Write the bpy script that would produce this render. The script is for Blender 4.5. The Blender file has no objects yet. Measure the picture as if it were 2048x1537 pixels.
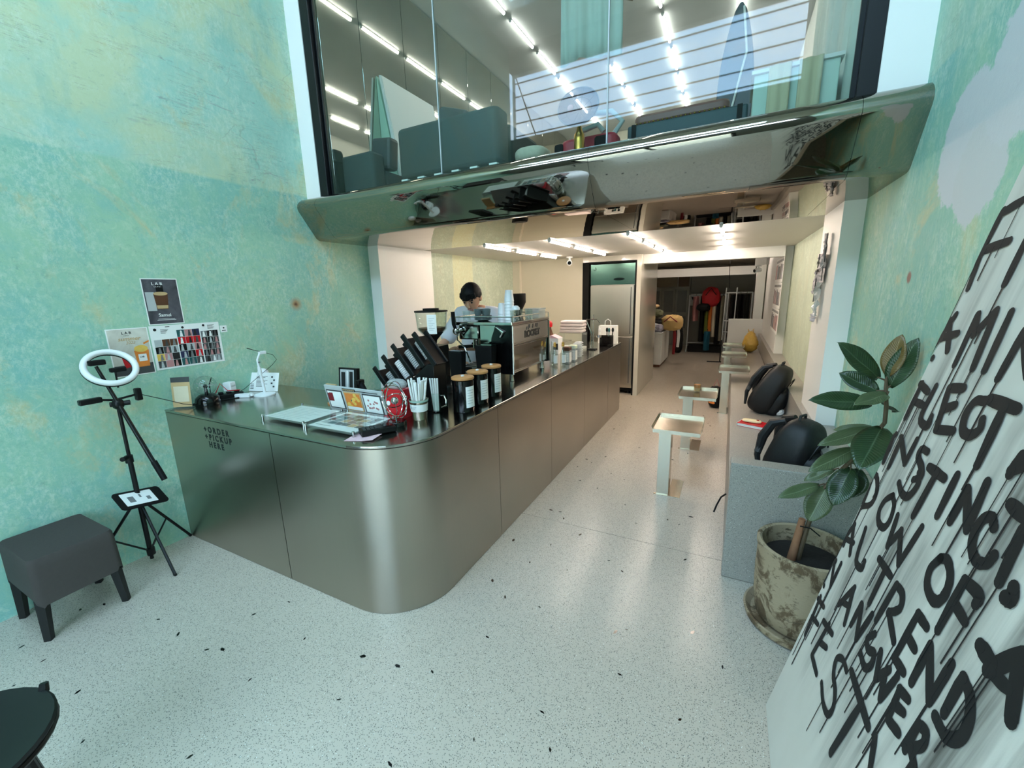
import bpy, bmesh, math, random
from mathutils import Vector, Matrix
random.seed(7)
C = bpy.context.scene
COL = C.collection
PI = math.pi

# ---------------------------------------------------------------- camera
cd = bpy.data.cameras.new('camera'); cam = bpy.data.objects.new('camera', cd); COL.objects.link(cam)
cd.sensor_fit = 'HORIZONTAL'; cd.sensor_width = 36.0; cd.lens = 836.141 / 2048 * 36; cd.clip_start = 0.02; cd.clip_end = 200
RX, UX, FX = (0.88867388, 0.45775995, -0.02673125), (-0.07495533, 0.2025326, 0.97640271), (-0.452372, 0.86569994, -0.21429698)
cam.matrix_world = Matrix(((RX[0], UX[0], -FX[0], 0), (RX[1], UX[1], -FX[1], 0), (RX[2], UX[2], -FX[2], 1.65), (0, 0, 0, 1)))
C.camera = cam
# ---------------------------------------------------------------- exposure and colour
C.view_settings.view_transform = 'Standard'; C.view_settings.look = 'None'
C.view_settings.gamma = 1.0; C.view_settings.exposure = 0.0; C.view_settings.use_curve_mapping = False
# ---------------------------------------------------------------- sky
SKY = 14.5
w = bpy.data.worlds.new('sky'); C.world = w; w.use_nodes = True
nt = w.node_tree; nt.nodes.clear()
tc = nt.nodes.new('ShaderNodeTexCoord'); mp = nt.nodes.new('ShaderNodeMapping'); mp.inputs['Scale'].default_value = (1, 1, 2.2)
nz = nt.nodes.new('ShaderNodeTexNoise'); nz.inputs['Scale'].default_value = 3.0; nz.inputs['Detail'].default_value = 6; nz.inputs['Roughness'].default_value = .6
cr = nt.nodes.new('ShaderNodeValToRGB'); cr.color_ramp.elements[0].position = .46; cr.color_ramp.elements[0].color = (.44, .68, 1, 1)
cr.color_ramp.elements[1].position = .82; cr.color_ramp.elements[1].color = (1, .98, .96, 1)
bg = nt.nodes.new('ShaderNodeBackground'); bg.inputs['Strength'].default_value = SKY; wo = nt.nodes.new('ShaderNodeOutputWorld')
nt.links.new(tc.outputs['Generated'], mp.inputs[0]); nt.links.new(mp.outputs[0], nz.inputs['Vector'])
nt.links.new(nz.outputs['Fac'], cr.inputs[0]); nt.links.new(cr.outputs[0], bg.inputs['Color']); nt.links.new(bg.outputs[0], wo.inputs[0])
# daylight portals in the street front's two openings (they guide the sky light, they emit nothing themselves)
def portal(x0, x1, z0, z1, y):
    l = bpy.data.lights.new('daylight_portal', 'AREA'); l.shape = 'RECTANGLE'; l.size = x1 - x0; l.size_y = z1 - z0; l.cycles.is_portal = True
    o = bpy.data.objects.new('daylight_portal', l); COL.objects.link(o); o.location = ((x0 + x1) / 2, y, (z0 + z1) / 2); o.rotation_euler = (PI / 2, 0, 0)
FRONT = -1.2
portal(-3.34, .57, 4.03, 4.98, FRONT - .02)
portal(-2.2, -.1, 0.05, 2.3, FRONT - .02)
lp = bpy.data.lights.new('daylight_portal', 'AREA'); lp.shape = 'RECTANGLE'; lp.size = 3.1; lp.size_y = 1.2; lp.cycles.is_portal = True
lpo = bpy.data.objects.new('daylight_portal', lp); COL.objects.link(lpo); lpo.location = (-1.35, .20, 5.42)
TUBE = 64.0

# ---------------------------------------------------------------- helpers
def lin(c):
    f = lambda u: u / 12.92 if u <= .04045 else ((u + .055) / 1.055) ** 2.4
    return tuple(f(v / 255) for v in c) + (1,)
class NG:
    def __init__(s, name):
        s.m = bpy.data.materials.new(name); s.m.use_nodes = True; s.t = s.m.node_tree; s.b = s.t.nodes['Principled BSDF']
    def n(s, typ, **kw):
        x = s.t.nodes.new('ShaderNode' + typ)
        for k, v in kw.items():
            if k in x.inputs.keys(): x.inputs[k].default_value = v
            else: setattr(x, k, v)
        return x
    def l(s, a, b): s.t.links.new(a, b)
    def coord(s, scale=(1, 1, 1), rot=(0, 0, 0), kind='Object'):
        t = s.n('TexCoord'); m = s.n('Mapping'); m.inputs['Scale'].default_value = scale; m.inputs['Rotation'].default_value = rot
        s.l(t.outputs[kind], m.inputs[0]); return m.outputs[0]
    def noise(s, vec, scale, detail=4, rough=.55, dist=0):
        x = s.n('TexNoise', Scale=scale, Detail=detail, Roughness=rough, Distortion=dist); s.l(vec, x.inputs['Vector']); return x.outputs['Fac']
    def ramp(s, fac, stops, interp='LINEAR'):
        r = s.n('ValToRGB'); e = r.color_ramp.elements; r.color_ramp.interpolation = interp
        while len(e) < len(stops): e.new(.5)
        for i, (p, c) in enumerate(stops):
            e[i].position = p; e[i].color = c if len(c) == 4 else tuple(c) + (1,)
        s.l(fac, r.inputs[0]); return r.outputs[0]
    def mix(s, fac, a, b, mode='MIX'):
        x = s.n('Mix'); x.data_type = 'RGBA'; x.blend_type = mode
        for sock, v in ((x.inputs[0], fac), (x.inputs[6], a), (x.inputs[7], b)):
            if hasattr(v, 'links'): s.l(v, sock)
            else: sock.default_value = v
        return x.outputs[2]
    def math(s, op, a, b=None, clamp=False):
        x = s.n('Math'); x.operation = op; x.use_clamp = clamp
        for sock, v in ((x.inputs[0], a), (x.inputs[1], b)):
            if v is None: continue
            if hasattr(v, 'links'): s.l(v, sock)
            else: sock.default_value = v
        return x.outputs[0]
    def bump(s, h, strength=.3, dist=.01):
        x = s.n('Bump', Strength=strength, Distance=dist); s.l(h, x.inputs['Height']); s.l(x.outputs[0], s.b.inputs['Normal'])
W1 = (1, 1, 1, 1); K1 = (0, 0, 0, 1)
def mat(name, rgb, rough=.5, metal=0, var=.06, vs=14, emit=0, alpha=1, coat=0, bump=0, spec=.5, sheen=0):
    g = NG(name); b = g.b; c = lin(rgb)
    v = g.coord()
    f = g.noise(v, vs, 3)
    lo = tuple(max(0, x * (1 - var)) for x in c[:3]) + (1,); hi = tuple(min(1, x * (1 + var)) for x in c[:3]) + (1,)
    g.l(g.mix(f, lo, hi), b.inputs['Base Color'])
    b.inputs['Roughness'].default_value = rough; b.inputs['Metallic'].default_value = metal
    b.inputs['Specular IOR Level'].default_value = spec
    if coat: b.inputs['Coat Weight'].default_value = coat; b.inputs['Coat Roughness'].default_value = .08
    if sheen: b.inputs['Sheen Weight'].default_value = sheen
    if emit: b.inputs['Emission Color'].default_value = c; b.inputs['Emission Strength'].default_value = emit
    if bump: g.bump(f, bump, .004)
    return g.m
def glassmat(name, tint=(240, 248, 245), refl=1.0, rough=0.0, haze=0.0):
    g = NG(name); t = g.t; out = t.nodes['Material Output']; t.nodes.remove(g.b)
    tr = g.n('BsdfTransparent'); tr.inputs[0].default_value = lin(tint); gl = g.n('BsdfGlossy'); gl.inputs['Roughness'].default_value = rough
    fr = g.n('Fresnel', IOR=1.5); ge = g.n('NewGeometry'); g.l(g.math('SUBTRACT', 1.5, g.math('MULTIPLY', ge.outputs['Backfacing'], 1.5 - 1 / 1.5)), fr.inputs['IOR']); v = g.noise(g.coord(), 3, 2)
    k = g.math('MULTIPLY', g.math('MULTIPLY', fr.outputs[0], refl), g.math('ADD', g.math('MULTIPLY', v, .04), .98), True)
    m = g.n('MixShader'); g.l(k, m.inputs[0]); g.l(tr.outputs[0], m.inputs[1]); g.l(gl.outputs[0], m.inputs[2]); last = m.outputs[0]
    if haze:
        d = g.n('BsdfDiffuse'); d.inputs[0].default_value = lin((235, 240, 238)); m2 = g.n('MixShader'); m2.inputs[0].default_value = haze
        g.l(last, m2.inputs[1]); g.l(d.outputs[0], m2.inputs[2]); last = m2.outputs[0]
    g.l(last, out.inputs[0]); return g.m

class MB:
    def __init__(s): s.v = []; s.f = []
    def add(s, vs, fs, M=None):
        o = len(s.v); s.v += [tuple(M @ Vector(p)) if M else tuple(p) for p in vs]; s.f += [tuple(i + o for i in f) for f in fs]; return s
    def bx(s, x0, x1, y0, y1, z0, z1, M=None):
        return s.add([(x0, y0, z0), (x1, y0, z0), (x1, y1, z0), (x0, y1, z0), (x0, y0, z1), (x1, y0, z1), (x1, y1, z1), (x0, y1, z1)],
                     [(0, 3, 2, 1), (4, 5, 6, 7), (0, 1, 5, 4), (1, 2, 6, 5), (2, 3, 7, 6), (3, 0, 4, 7)], M)
    def box(s, c, d, M=None): return s.bx(c[0] - d[0] / 2, c[0] + d[0] / 2, c[1] - d[1] / 2, c[1] + d[1] / 2, c[2] - d[2] / 2, c[2] + d[2] / 2, M)
    def prism(s, poly, h0, h1, M=None):   # polygon in XY, extruded along Z from h0 to h1, then M
        n = len(poly); a = sum(poly[i][0] * poly[(i + 1) % n][1] - poly[(i + 1) % n][0] * poly[i][1] for i in range(n))
        if a < 0: poly = poly[::-1]
        vs = [(p[0], p[1], h0) for p in poly] + [(p[0], p[1], h1) for p in poly]
        fs = [tuple(range(n))[::-1], tuple(range(n, 2 * n))] + [(i, (i + 1) % n, n + (i + 1) % n, n + i) for i in range(n)]
        return s.add(vs, fs, M)
    def tube(s, pts, r, n=10, caps=True, M=None, closed=False):
        pts = [Vector(p) for p in pts]; k = len(pts); rs = r if isinstance(r, (list, tuple)) else [r] * k
        vs, fs = [], []; up = None
        for i, p in enumerate(pts):
            if closed: d = pts[(i + 1) % k] - pts[i - 1]
            else: d = pts[min(i + 1, k - 1)] - pts[max(i - 1, 0)]
            d = d.normalized() if d.length > 1e-9 else Vector((0, 0, 1))
            if up is None: up = Vector((0, 0, 1)) if abs(d.z) < .9 else Vector((1, 0, 0))
            a = d.cross(up).normalized(); b = a.cross(d).normalized(); up = b
            for j in range(n):
                t = 2 * PI * j / n; vs.append(p + a * (math.cos(t) * rs[i]) + b * (math.sin(t) * rs[i]))
        for i in range(k if closed else k - 1):
            i2 = (i + 1) % k
            for j in range(n): fs.append((i * n + j, i * n + (j + 1) % n, i2 * n + (j + 1) % n, i2 * n + j))
        if caps and not closed: fs += [tuple(range(n))[::-1], tuple(range((k - 1) * n, k * n))]
        return s.add(vs, fs, M)
    def cyl(s, p0, p1, r0, r1=None, n=20, M=None): return s.tube([p0, p1], [r0, r0 if r1 is None else r1], n, True, M)
    def lathe(s, prof, n=24, M=None, a0=0, a1=2 * PI):
        vs, fs = [], []; full = abs(a1 - a0 - 2 * PI) < 1e-6; m = n if full else n + 1; k = len(prof)
        for j in range(m):
            t = a0 + (a1 - a0) * j / n
            for r, z in prof: vs.append((math.cos(t) * r, math.sin(t) * r, z))
        for j in range(n):
            j2 = (j + 1) % m
            for i in range(k - 1): fs.append((j * k + i, j2 * k + i, j2 * k + i + 1, j * k + i + 1))
        if full:
            if prof[0][0] > 1e-6: fs.append(tuple(j * k for j in range(n))[::-1])
            if prof[-1][0] > 1e-6: fs.append(tuple(j * k + k - 1 for j in range(n)))
        return s.add(vs, fs, M)
    def ball(s, c, r, nu=20, nv=12, M=None, e=1.0):
        rx, ry, rz = r if isinstance(r, (tuple, list)) else (r, r, r); pw = lambda x: math.copysign(abs(x) ** e, x)
        vs = [(c[0], c[1], c[2] - rz)]; fs = []
        for i in range(1, nv):
            ph = -PI / 2 + PI * i / nv
            for j in range(nu):
                t = 2 * PI * j / nu; vs.append((c[0] + rx * pw(math.cos(ph)) * pw(math.cos(t)), c[1] + ry * pw(math.cos(ph)) * pw(math.sin(t)), c[2] + rz * pw(math.sin(ph))))
        vs.append((c[0], c[1], c[2] + rz)); L = len(vs) - 1
        for j in range(nu): fs.append((0, 1 + (j + 1) % nu, 1 + j)); fs.append((L, L - nu + j, L - nu + (j + 1) % nu))
        for i in range(nv - 2):
            for j in range(nu): a = 1 + i * nu; fs.append((a + j, a + (j + 1) % nu, a + nu + (j + 1) % nu, a + nu + j))
        return s.add(vs, fs, M)
    def grid(s, fn, nu, nv, thick=0, M=None):
        vs = []; fs = []
        for i in range(nu + 1):
            for j in range(nv + 1): vs.append(fn(i / nu, j / nv))
        q = nv + 1
        for i in range(nu):
            for j in range(nv): fs.append((i * q + j, (i + 1) * q + j, (i + 1) * q + j + 1, i * q + j + 1))
        return s.add(vs, fs, M)
    def build(s, name, m, parent=None, smooth=False, bevel=0, seg=2, solid=0, loc=None):
        me = bpy.data.meshes.new(name); me.from_pydata([tuple(v) for v in s.v], [], s.f); me.validate(); me.update()
        bm = bmesh.new(); bm.from_mesh(me); bmesh.ops.recalc_face_normals(bm, faces=bm.faces); bm.to_mesh(me); bm.free()
        me.materials.append(m)
        if smooth: me.shade_smooth(); me.set_sharp_from_angle(angle=.7)
        o = bpy.data.objects.new(name, me); COL.objects.link(o)
        if parent: o.parent = parent
        if loc: o.location = loc
        if solid: x = o.modifiers.new('thickness', 'SOLIDIFY'); x.thickness = solid; x.offset = 0
        if bevel: x = o.modifiers.new('edge', 'BEVEL'); x.width = bevel; x.segments = seg; x.limit_method = 'ANGLE'; x.angle_limit = .6
        return o
def thing(name, label, cat, loc=(0, 0, 0), rz=0, group=None):
    o = bpy.data.objects.new(name, None); COL.objects.link(o); o.location = loc; o.rotation_euler = (0, 0, rz); o.empty_display_size = .05
    return tag(o, label, cat, group)
def tag(o, label, cat, group=None, kind=None):
    o['label'] = label; o['category'] = cat
    if group: o['group'] = group
    if kind: o['kind'] = kind
    return o
def struct(o): o['kind'] = 'structure'; return o
def copy_tree(o, parent=None):
    c = o.copy(); COL.objects.link(c)
    if parent: c.parent = parent
    for ch in list(o.children): copy_tree(ch, c)
    return c
def place(o, loc, rz, label, group=None):
    o.location = loc; o.rotation_euler = (0, 0, rz); o['label'] = label
    if group: o['group'] = group
    return o
def frame(origin, x, y):
    x = Vector(x).normalized(); y = Vector(y).normalized(); z = x.cross(y).normalized(); y = z.cross(x)
    return Matrix(((x.x, y.x, z.x, origin[0]), (x.y, y.y, z.y, origin[1]), (x.z, y.z, z.z, origin[2]), (0, 0, 0, 1)))
def text(body, size, m, M, parent=None, name='lettering', align='LEFT', bold=0, depth=.0006, space=1, line=1, shear=0, sx=1):
    cu = bpy.data.curves.new('t', 'FONT'); cu.body = body; cu.size = size; cu.align_x = align; cu.extrude = depth / 2; cu.offset = bold
    cu.space_character = space; cu.space_line = line; cu.shear = shear; cu.resolution_u = 3
    o = bpy.data.objects.new('t', cu); COL.objects.link(o); dg = bpy.context.evaluated_depsgraph_get()
    me = bpy.data.meshes.new_from_object(o.evaluated_get(dg)); bpy.data.objects.remove(o); bpy.data.curves.remove(cu)
    me.transform(M @ Matrix.Diagonal((sx, 1, 1, 1))); me.materials.clear(); me.materials.append(m)
    r = bpy.data.objects.new(name, me); COL.objects.link(r)
    if parent: r.parent = parent
    return r
def rect(mb, M, x0, x1, y0, y1, t=.0005, z=0): return mb.bx(x0, x1, y0, y1, z, z + t, M)
def rounded(x0, x1, y0, y1, r, n=5):
    p = []
    for cx, cy, a in ((x1 - r, y1 - r, 0), (x0 + r, y1 - r, PI / 2), (x0 + r, y0 + r, PI), (x1 - r, y0 + r, 1.5 * PI)):
        for i in range(n + 1): t = a + PI / 2 * i / n; p.append((cx + r * math.cos(t), cy + r * math.sin(t)))
    return p
def skin(name, chain, edges, m, parent, sub=2, root=0):
    me = bpy.data.meshes.new(name); me.from_pydata([c[:3] for c in chain], edges, []); o = bpy.data.objects.new(name, me); COL.objects.link(o)
    o.modifiers.new('s', 'SKIN'); sv = me.skin_vertices[0].data
    for i, c in enumerate(chain):
        r = c[3]; sv[i].radius = r if isinstance(r, tuple) else (r, r); sv[i].use_root = (i == root)
    md = o.modifiers.new('u', 'SUBSURF'); md.levels = md.render_levels = sub
    dg = bpy.context.evaluated_depsgraph_get(); me2 = bpy.data.meshes.new_from_object(o.evaluated_get(dg)); bpy.data.objects.remove(o); me2.name = name
    me2.materials.clear(); me2.materials.append(m); me2.shade_smooth()
    r = bpy.data.objects.new(name, me2); COL.objects.link(r)
    if parent: r.parent = parent
    return r

# ---------------------------------------------------------------- materials
XL, XR, YG, ZS = -3.342, 0.683, 2.695, 2.15
def plaster(name, pale=False, side='left'):
    g = NG(name); v = g.coord(); vs = g.coord((1, 1, .35))
    sep = g.n('SeparateXYZ'); t = g.n('TexCoord'); g.l(t.outputs['Object'], sep.inputs[0])
    teal, mint, yel, lime = lin((132, 186, 172)), lin((160, 200, 170)), lin((198, 194, 148)), lin((160, 204, 158))
    big = g.noise(vs, 1.1, 6, .62, .4)
    c = g.mix(g.ramp(big, [(.40, K1), (.60, W1)]), teal, mint)
    c = g.mix(g.math('MULTIPLY', g.ramp(g.noise(v, 5.5, 9, .75, .4), [(.46, K1), (.62, W1)]), .36), c, lin((120, 184, 184)))
    # painted upper zone (yellower) starts at the old ceiling line
    zl = 2.5
    wob = g.math('ADD', sep.outputs[2], g.math('MULTIPLY', g.math('SUBTRACT', g.noise(v, 3, 3), .5), .05))
    upz = g.ramp(g.math('SUBTRACT', wob, zl - .5), [(.49, K1), (.51, W1)])
    upc = g.mix(g.ramp(g.noise(v, 1.6, 6, .6, .5), [(.42, K1), (.60, W1)]), lin((164, 204, 186)), lin((196, 208, 170)))
    upc = g.mix(g.ramp(g.noise(vs, 3.1, 5, .6), [(.55, K1), (.7, W1)]), upc, lin((146, 188, 170)))
    if side == 'left': c = g.mix(upz, c, upc)
    else: c = g.mix(g.math('MULTIPLY', upz, .5), c, upc)
    # yellow-beige worn patches
    y = g.ramp(g.noise(g.coord((1, 1, .8)), 2.1, 8, .7, .7), [(.54, K1), (.64, W1)])
    c = g.mix(g.math('MULTIPLY', y, .72), c, yel)
    # deeper inside the shop the plaster is a paler sage
    dp = g.ramp(g.math('MULTIPLY', sep.outputs[1], .1), [(.37, K1), (.42, W1)])
    sage = g.mix(g.noise(vs, 6, 6, .7), lin((160, 168, 150)), lin((188, 190, 168)))
    if side == 'left':
        st = g.math('MULTIPLY', g.math('GREATER_THAN', sep.outputs[1], 4.78), g.math('LESS_THAN', sep.outputs[1], 5.27))
        sage = g.mix(g.math('MULTIPLY', st, .8), sage, lin((208, 202, 160)))
    c = g.mix(g.math('MULTIPLY', dp, .85), c, sage)
    # fine white scrapes and grit
    fine = g.math('MULTIPLY', g.ramp(g.noise(g.coord((1, 1, .6)), 46, 10, .85, .25), [(.47, K1), (.60, W1)]), g.ramp(g.noise(v, 2.7, 4, .6), [(.40, (.2,) * 3), (.60, W1)]))
    c = g.mix(g.math('MULTIPLY', fine, .62), c, lin((214, 226, 206)))
    dk = g.ramp(g.noise(v, 22, 9, .82, .5), [(.34, W1), (.44, K1)])
    c = g.mix(g.math('MULTIPLY', dk, .35), c, lin((92, 136, 124)))
    scr = g.ramp(g.noise(g.coord((1, 1.0, .22) if side == 'right' else (1, .8, 1)), 13, 10, .88, .9), [(.53, K1), (.60, W1)])
    c = g.mix(g.math('MULTIPLY', scr, .34), c, lin((206, 222, 196)))
    stn = g.math('MULTIPLY', g.ramp(g.noise(g.coord((1, 1, 5.5)), 2.6, 9, .75, .6), [(.585, K1), (.64, W1)]), g.ramp(g.noise(v, 1.9, 3), [(.46, K1), (.56, W1)]))
    c = g.mix(g.math('MULTIPLY', g.math('MULTIPLY', stn, upz), .55), c, lin((138, 128, 128)))
    ln = g.math('MULTIPLY', g.ramp(g.noise(g.coord((1, .35, 7)), 3.4, 7, .7, .3), [(.494, K1), (.5, W1), (.506, K1)]), g.ramp(g.noise(v, 3.1, 4), [(.50, K1), (.56, W1)]))
    c = g.mix(g.math('MULTIPLY', g.math('MULTIPLY', ln, upz), .7), c, lin((104, 92, 84)))
    # cracks, mostly level, in the upper zone
    cv = g.coord((1, 1, 3.2)); vo = g.n('TexVoronoi', Scale=1.7); vo.feature = 'DISTANCE_TO_EDGE'
    wn = g.n('TexNoise', Scale=2.5, Detail=6); g.l(cv, wn.inputs['Vector']); g.l(g.mix(.12, cv, wn.outputs['Color']), vo.inputs['Vector'])
    crk = g.math('MULTIPLY', g.ramp(vo.outputs['Distance'], [(.0, W1), (.006, K1)]), g.ramp(g.noise(v, 2.2, 3), [(.5, K1), (.58, W1)]))
    c = g.mix(g.math('MULTIPLY', g.math('MULTIPLY', crk, upz), .3), c, lin((120, 104, 90)))
    if side == 'left':
        g_d = g.n('VectorMath'); g_d.operation = 'DISTANCE'; g.l(t.outputs['Object'], g_d.inputs[0]); g_d.inputs[1].default_value = (XL, 2.411, 1.60)
        dn = g.math('ADD', g_d.outputs[1] if len(g_d.outputs) > 1 else g_d.outputs[0], g.math('MULTIPLY', g.noise(v, 40, 3), .02))
        c = g.mix(g.ramp(dn, [(.03, W1), (.075, K1)]), c, lin((170, 140, 104)))
        c = g.mix(g.ramp(dn, [(.015, W1), (.032, K1)]), c, lin((104, 74, 52)))
    else:
        for p, r, col in (((XR, 2.15, 2.12), .21, (206, 208, 210)), ((XR, 2.02, 1.99), .16, (204, 206, 206)), ((XR, 1.86, 2.25), .20, (206, 208, 210)), ((XR, 2.48, 1.667), .018, (150, 110, 96))):
            g_d = g.n('VectorMath'); g_d.operation = 'DISTANCE'; g.l(t.outputs['Object'], g_d.inputs[0]); g_d.inputs[1].default_value = p
            dn = g.math('ADD', g_d.outputs[1], g.math('MULTIPLY', g.math('SUBTRACT', g.noise(v, 9, 6, .7), .5), .16 if r > .1 else .01))
            c = g.mix(g.ramp(dn, [(r, W1), (r + .012, K1)]), c, lin(col))
    g.l(c, g.b.inputs['Base Color']); g.b.inputs['Roughness'].default_value = .62; g.b.inputs['Specular IOR Level'].default_value = .35
    g.bump(g.math('ADD', g.math('MULTIPLY', g.noise(v, 60, 6, .7), .4), g.noise(v, 9, 5)), .35, .006)
    return g.m
def terrazzo(name, base, warm=0, rough=.24, scale=1.0, dark=(96, 100, 98)):
    g = NG(name); v = g.coord(); c = g.mix(g.noise(v, 1.3, 5), lin(base), lin(tuple(min(255, x + 10) for x in base)))
    for sc, th, col in ((190 * scale, .17, dark), (100 * scale, .10, (60, 62, 60)), (70 * scale, .07, (226, 226, 218)), (130 * scale, .12, (150, 138, 122))):
        vo = g.n('TexVoronoi', Scale=sc); g.l(v, vo.inputs['Vector'])
        pick = g.math('GREATER_THAN', g.n('SeparateColor').outputs[0], .5)
        sp = g.n('SeparateColor'); g.l(vo.outputs['Color'], sp.inputs[0])
        k = g.math('MULTIPLY', g.ramp(vo.outputs['Distance'], [(th * 1.6, W1), (th * 2.4, K1)]), g.math('GREATER_THAN', sp.outputs[0], .55))
        c = g.mix(g.math('MULTIPLY', k, .8), c, lin(col))
    g.l(c, g.b.inputs['Base Color']); r = g.ramp(g.noise(v, 2.2, 4), [(.3, (rough * .95,) * 3), (.7, (rough * 1.12,) * 3)]); g.l(r, g.b.inputs['Roughness'])
    return g.m
def steel(name, rough=.26, col=(178, 176, 170), brush=(1, 1, 1), wav=0, smudge=.2, aniso=0):
    g = NG(name); v = g.coord(); b = g.b; st = g.noise(g.coord(brush), 1, 3, .6)
    base = g.mix(g.ramp(g.noise(v, 1.6, 1, .5), [(.35, K1), (.75, W1)]), lin(tuple(x * .95 for x in col)), lin(col))
    g.l(g.mix(g.math('MULTIPLY', st, .10), base, lin(tuple(x * .75 for x in col))), b.inputs['Base Color']); b.inputs['Metallic'].default_value = 1
    sm = g.noise(v, 2.2, 1, .5)
    g.l(g.math('ADD', g.math('MULTIPLY', g.math('SUBTRACT', sm, .5), smudge), rough), b.inputs['Roughness'])
    if aniso: b.inputs['Anisotropic'].default_value = aniso
    if wav: g.bump(g.noise(g.coord((.8, 2, 2)), 1.6, 1), wav, .05)
    return g.m
M = {}
M['plL'] = plaster('plaster_left'); M['plR'] = plaster('plaster_right', side='right')
M['floor'] = terrazzo('terrazzo_floor', (186, 175, 160))
M['bench'] = terrazzo('terrazzo_grey', (148, 143, 134), rough=.32, scale=1.3, dark=(70, 74, 76))
M['white'] = mat('white_paint', (222, 222, 218), .5, var=.03, vs=3)
M['cream'] = mat('cream_paint', (214, 206, 186), .5, var=.03, vs=2)
M['ceil'] = mat('ceiling_white', (216, 212, 204), .6, var=.03, vs=2)
M['ceilup'] = mat('mezzanine_ceiling', (188, 188, 186), .38, var=.10, vs=3)
M['jamb'] = mat('jamb_white', (240, 238, 232), .45, var=.02, vs=4)
M['glosswhite'] = mat('gloss_white', (206, 200, 186), .12, var=.03, vs=2, coat=.6)
M['black'] = mat('black_metal', (11, 11, 11), .40, var=.15, spec=.35)
M['blackm'] = mat('black_matt', (9, 9, 9), .65, var=.2, spec=.25)
M['blackgl'] = mat('black_gloss', (7, 7, 7), .12, var=.1)
M['frame'] = mat('black_frame', (16, 16, 18), .4, var=.1, spec=.35)
M['steel'] = steel('counter_steel', .292, (180, 172, 160), (60, 60, 1.2), smudge=.02)
M['steeltop'] = steel('counter_top_steel', .17, (180, 176, 168), (1.5, 60, 60), smudge=.08)
M['steelfr'] = steel('fridge_steel', .32, (206, 198, 186), (70, 70, 1), smudge=.04)
M['steelgr'] = steel('fridge_green_film', .22, (96, 128, 118), (70, 70, 1), smudge=.1)
M['mirror'] = steel('beam_mirror_steel', .03, (168, 160, 148), (3, 40, 40), wav=.05, smudge=.02)
M['chrome'] = steel('chrome', .06, (200, 200, 196), (9, 9, 9), smudge=.03)
M['alu'] = steel('tray_aluminium', .22, (200, 188, 168), (60, 2, 60), smudge=.03)
M['mirrorwall'] = steel('mirror_panel', .03, (206, 202, 192), (2, 2, 2), smudge=.02)
M['glass'] = glassmat('window_glass', (240, 247, 244), .72)
M['clear'] = glassmat('clear_glass', (246, 250, 248), 1.2)
M['acrylic'] = glassmat('clear_acrylic', (252, 254, 253), .7, 0, .03)
M['frost'] = glassmat('frosted_plastic', (225, 230, 232), 1.2, .1, .35)
M['paper'] = mat('white_paper', (242, 242, 238), .6, var=.02)
M['plastic'] = mat('white_plastic', (236, 238, 238), .3, var=.02)
M['ink'] = mat('black_ink', (20, 22, 22), .6, var=.1)
M['grey'] = mat('mid_grey', (120, 122, 122), .5, var=.08)
M['lgrey'] = mat('light_grey', (182, 186, 186), .5, var=.05)
M['dgrey'] = mat('dark_grey', (64, 66, 66), .55, var=.1)
M['red'] = mat('red_enamel', (196, 24, 34), .25, var=.05)
M['darkred'] = mat('dark_red', (130, 18, 30), .5, var=.1)
M['wood'] = mat('bamboo_lid', (196, 138, 84), .45, var=.12, vs=30)
M['kraft'] = mat('kraft_tan', (196, 164, 118), .6, var=.08)
M['orange'] = mat('orange_print', (226, 130, 50), .5, var=.15, vs=40)
M['yellow'] = mat('yellow_print', (232, 190, 90), .5, var=.15, vs=40)
M['pink'] = mat('pink_paper', (228, 190, 196), .6, var=.05)
M['rose'] = mat('rose_fabric', (190, 134, 132), .8, var=.1)
M['navy'] = mat('navy_print', (30, 36, 74), .5, var=.15)
M['tealgreen'] = mat('teal_print', (28, 84, 84), .5, var=.15)
M['brown'] = mat('coffee_brown', (92, 54, 32), .4, var=.2)
M['skin'] = mat('skin', (206, 158, 128), .5, var=.05)
M['hair'] = mat('black_hair', (7, 7, 7), .6, var=.3, vs=120, spec=.25)
M['tshirt'] = mat('white_cotton', (226, 228, 232), .8, var=.04)
M['jeans'] = mat('pale_denim', (122, 136, 146), .8, var=.08)
M['gold'] = mat('brass', (206, 160, 84), .25, metal=1, var=.05)
M['tube'] = mat('tube_warm', (255, 236, 220), .4, var=0, emit=TUBE)
M['tubew'] = mat('tube_cool', (255, 249, 244), .4, var=0, emit=TUBE * .56)
# ---------------------------------------------------------------- the setting
def sbox(name, m, x0, x1, y0, y1, z0, z1, parent=None, bevel=0):
    o = MB().bx(x0, x1, y0, y1, z0, z1).build(name, m, parent, bevel=bevel)
    if not parent: struct(o)
    return o
fl = sbox('floor', M['floor'], XL, XR, FRONT, 2.598, -.1, 0)
sbox('floor_slab', M['floor'], XL, XR, 2.602, 13.6, -.1, 0, fl)
chips = MB()
CH = [(-.554, 1.242), (-1.339, .918), (-.743, 1.031), (-.942, 1.469), (-.342, 1.809), (-2.062, .849), (-1.776, .809), (-2.404, .438), (-.471, 1.125), (-1.228, 1.15), (-.994, 1.749), (-2.065, 1.2),
      (-.559, 2.309), (-.812, 2.507), (-1.12, 2.735), (-.624, 3.051), (-.405, 3.637), (-.401, 4.129), (-.138, 2.517), (-.05, 1.929), (.085, 1.779), (-.297, 2.957), (-.313, 1.545), (-.969, .825), (-.057, 1.45)]
CH += [(random.uniform(-3.2, .2), random.uniform(.2, 1.25)) for _ in range(26)] + [(random.uniform(-1.2, .0), random.uniform(1.5, 6.5)) for _ in range(46)]
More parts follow.
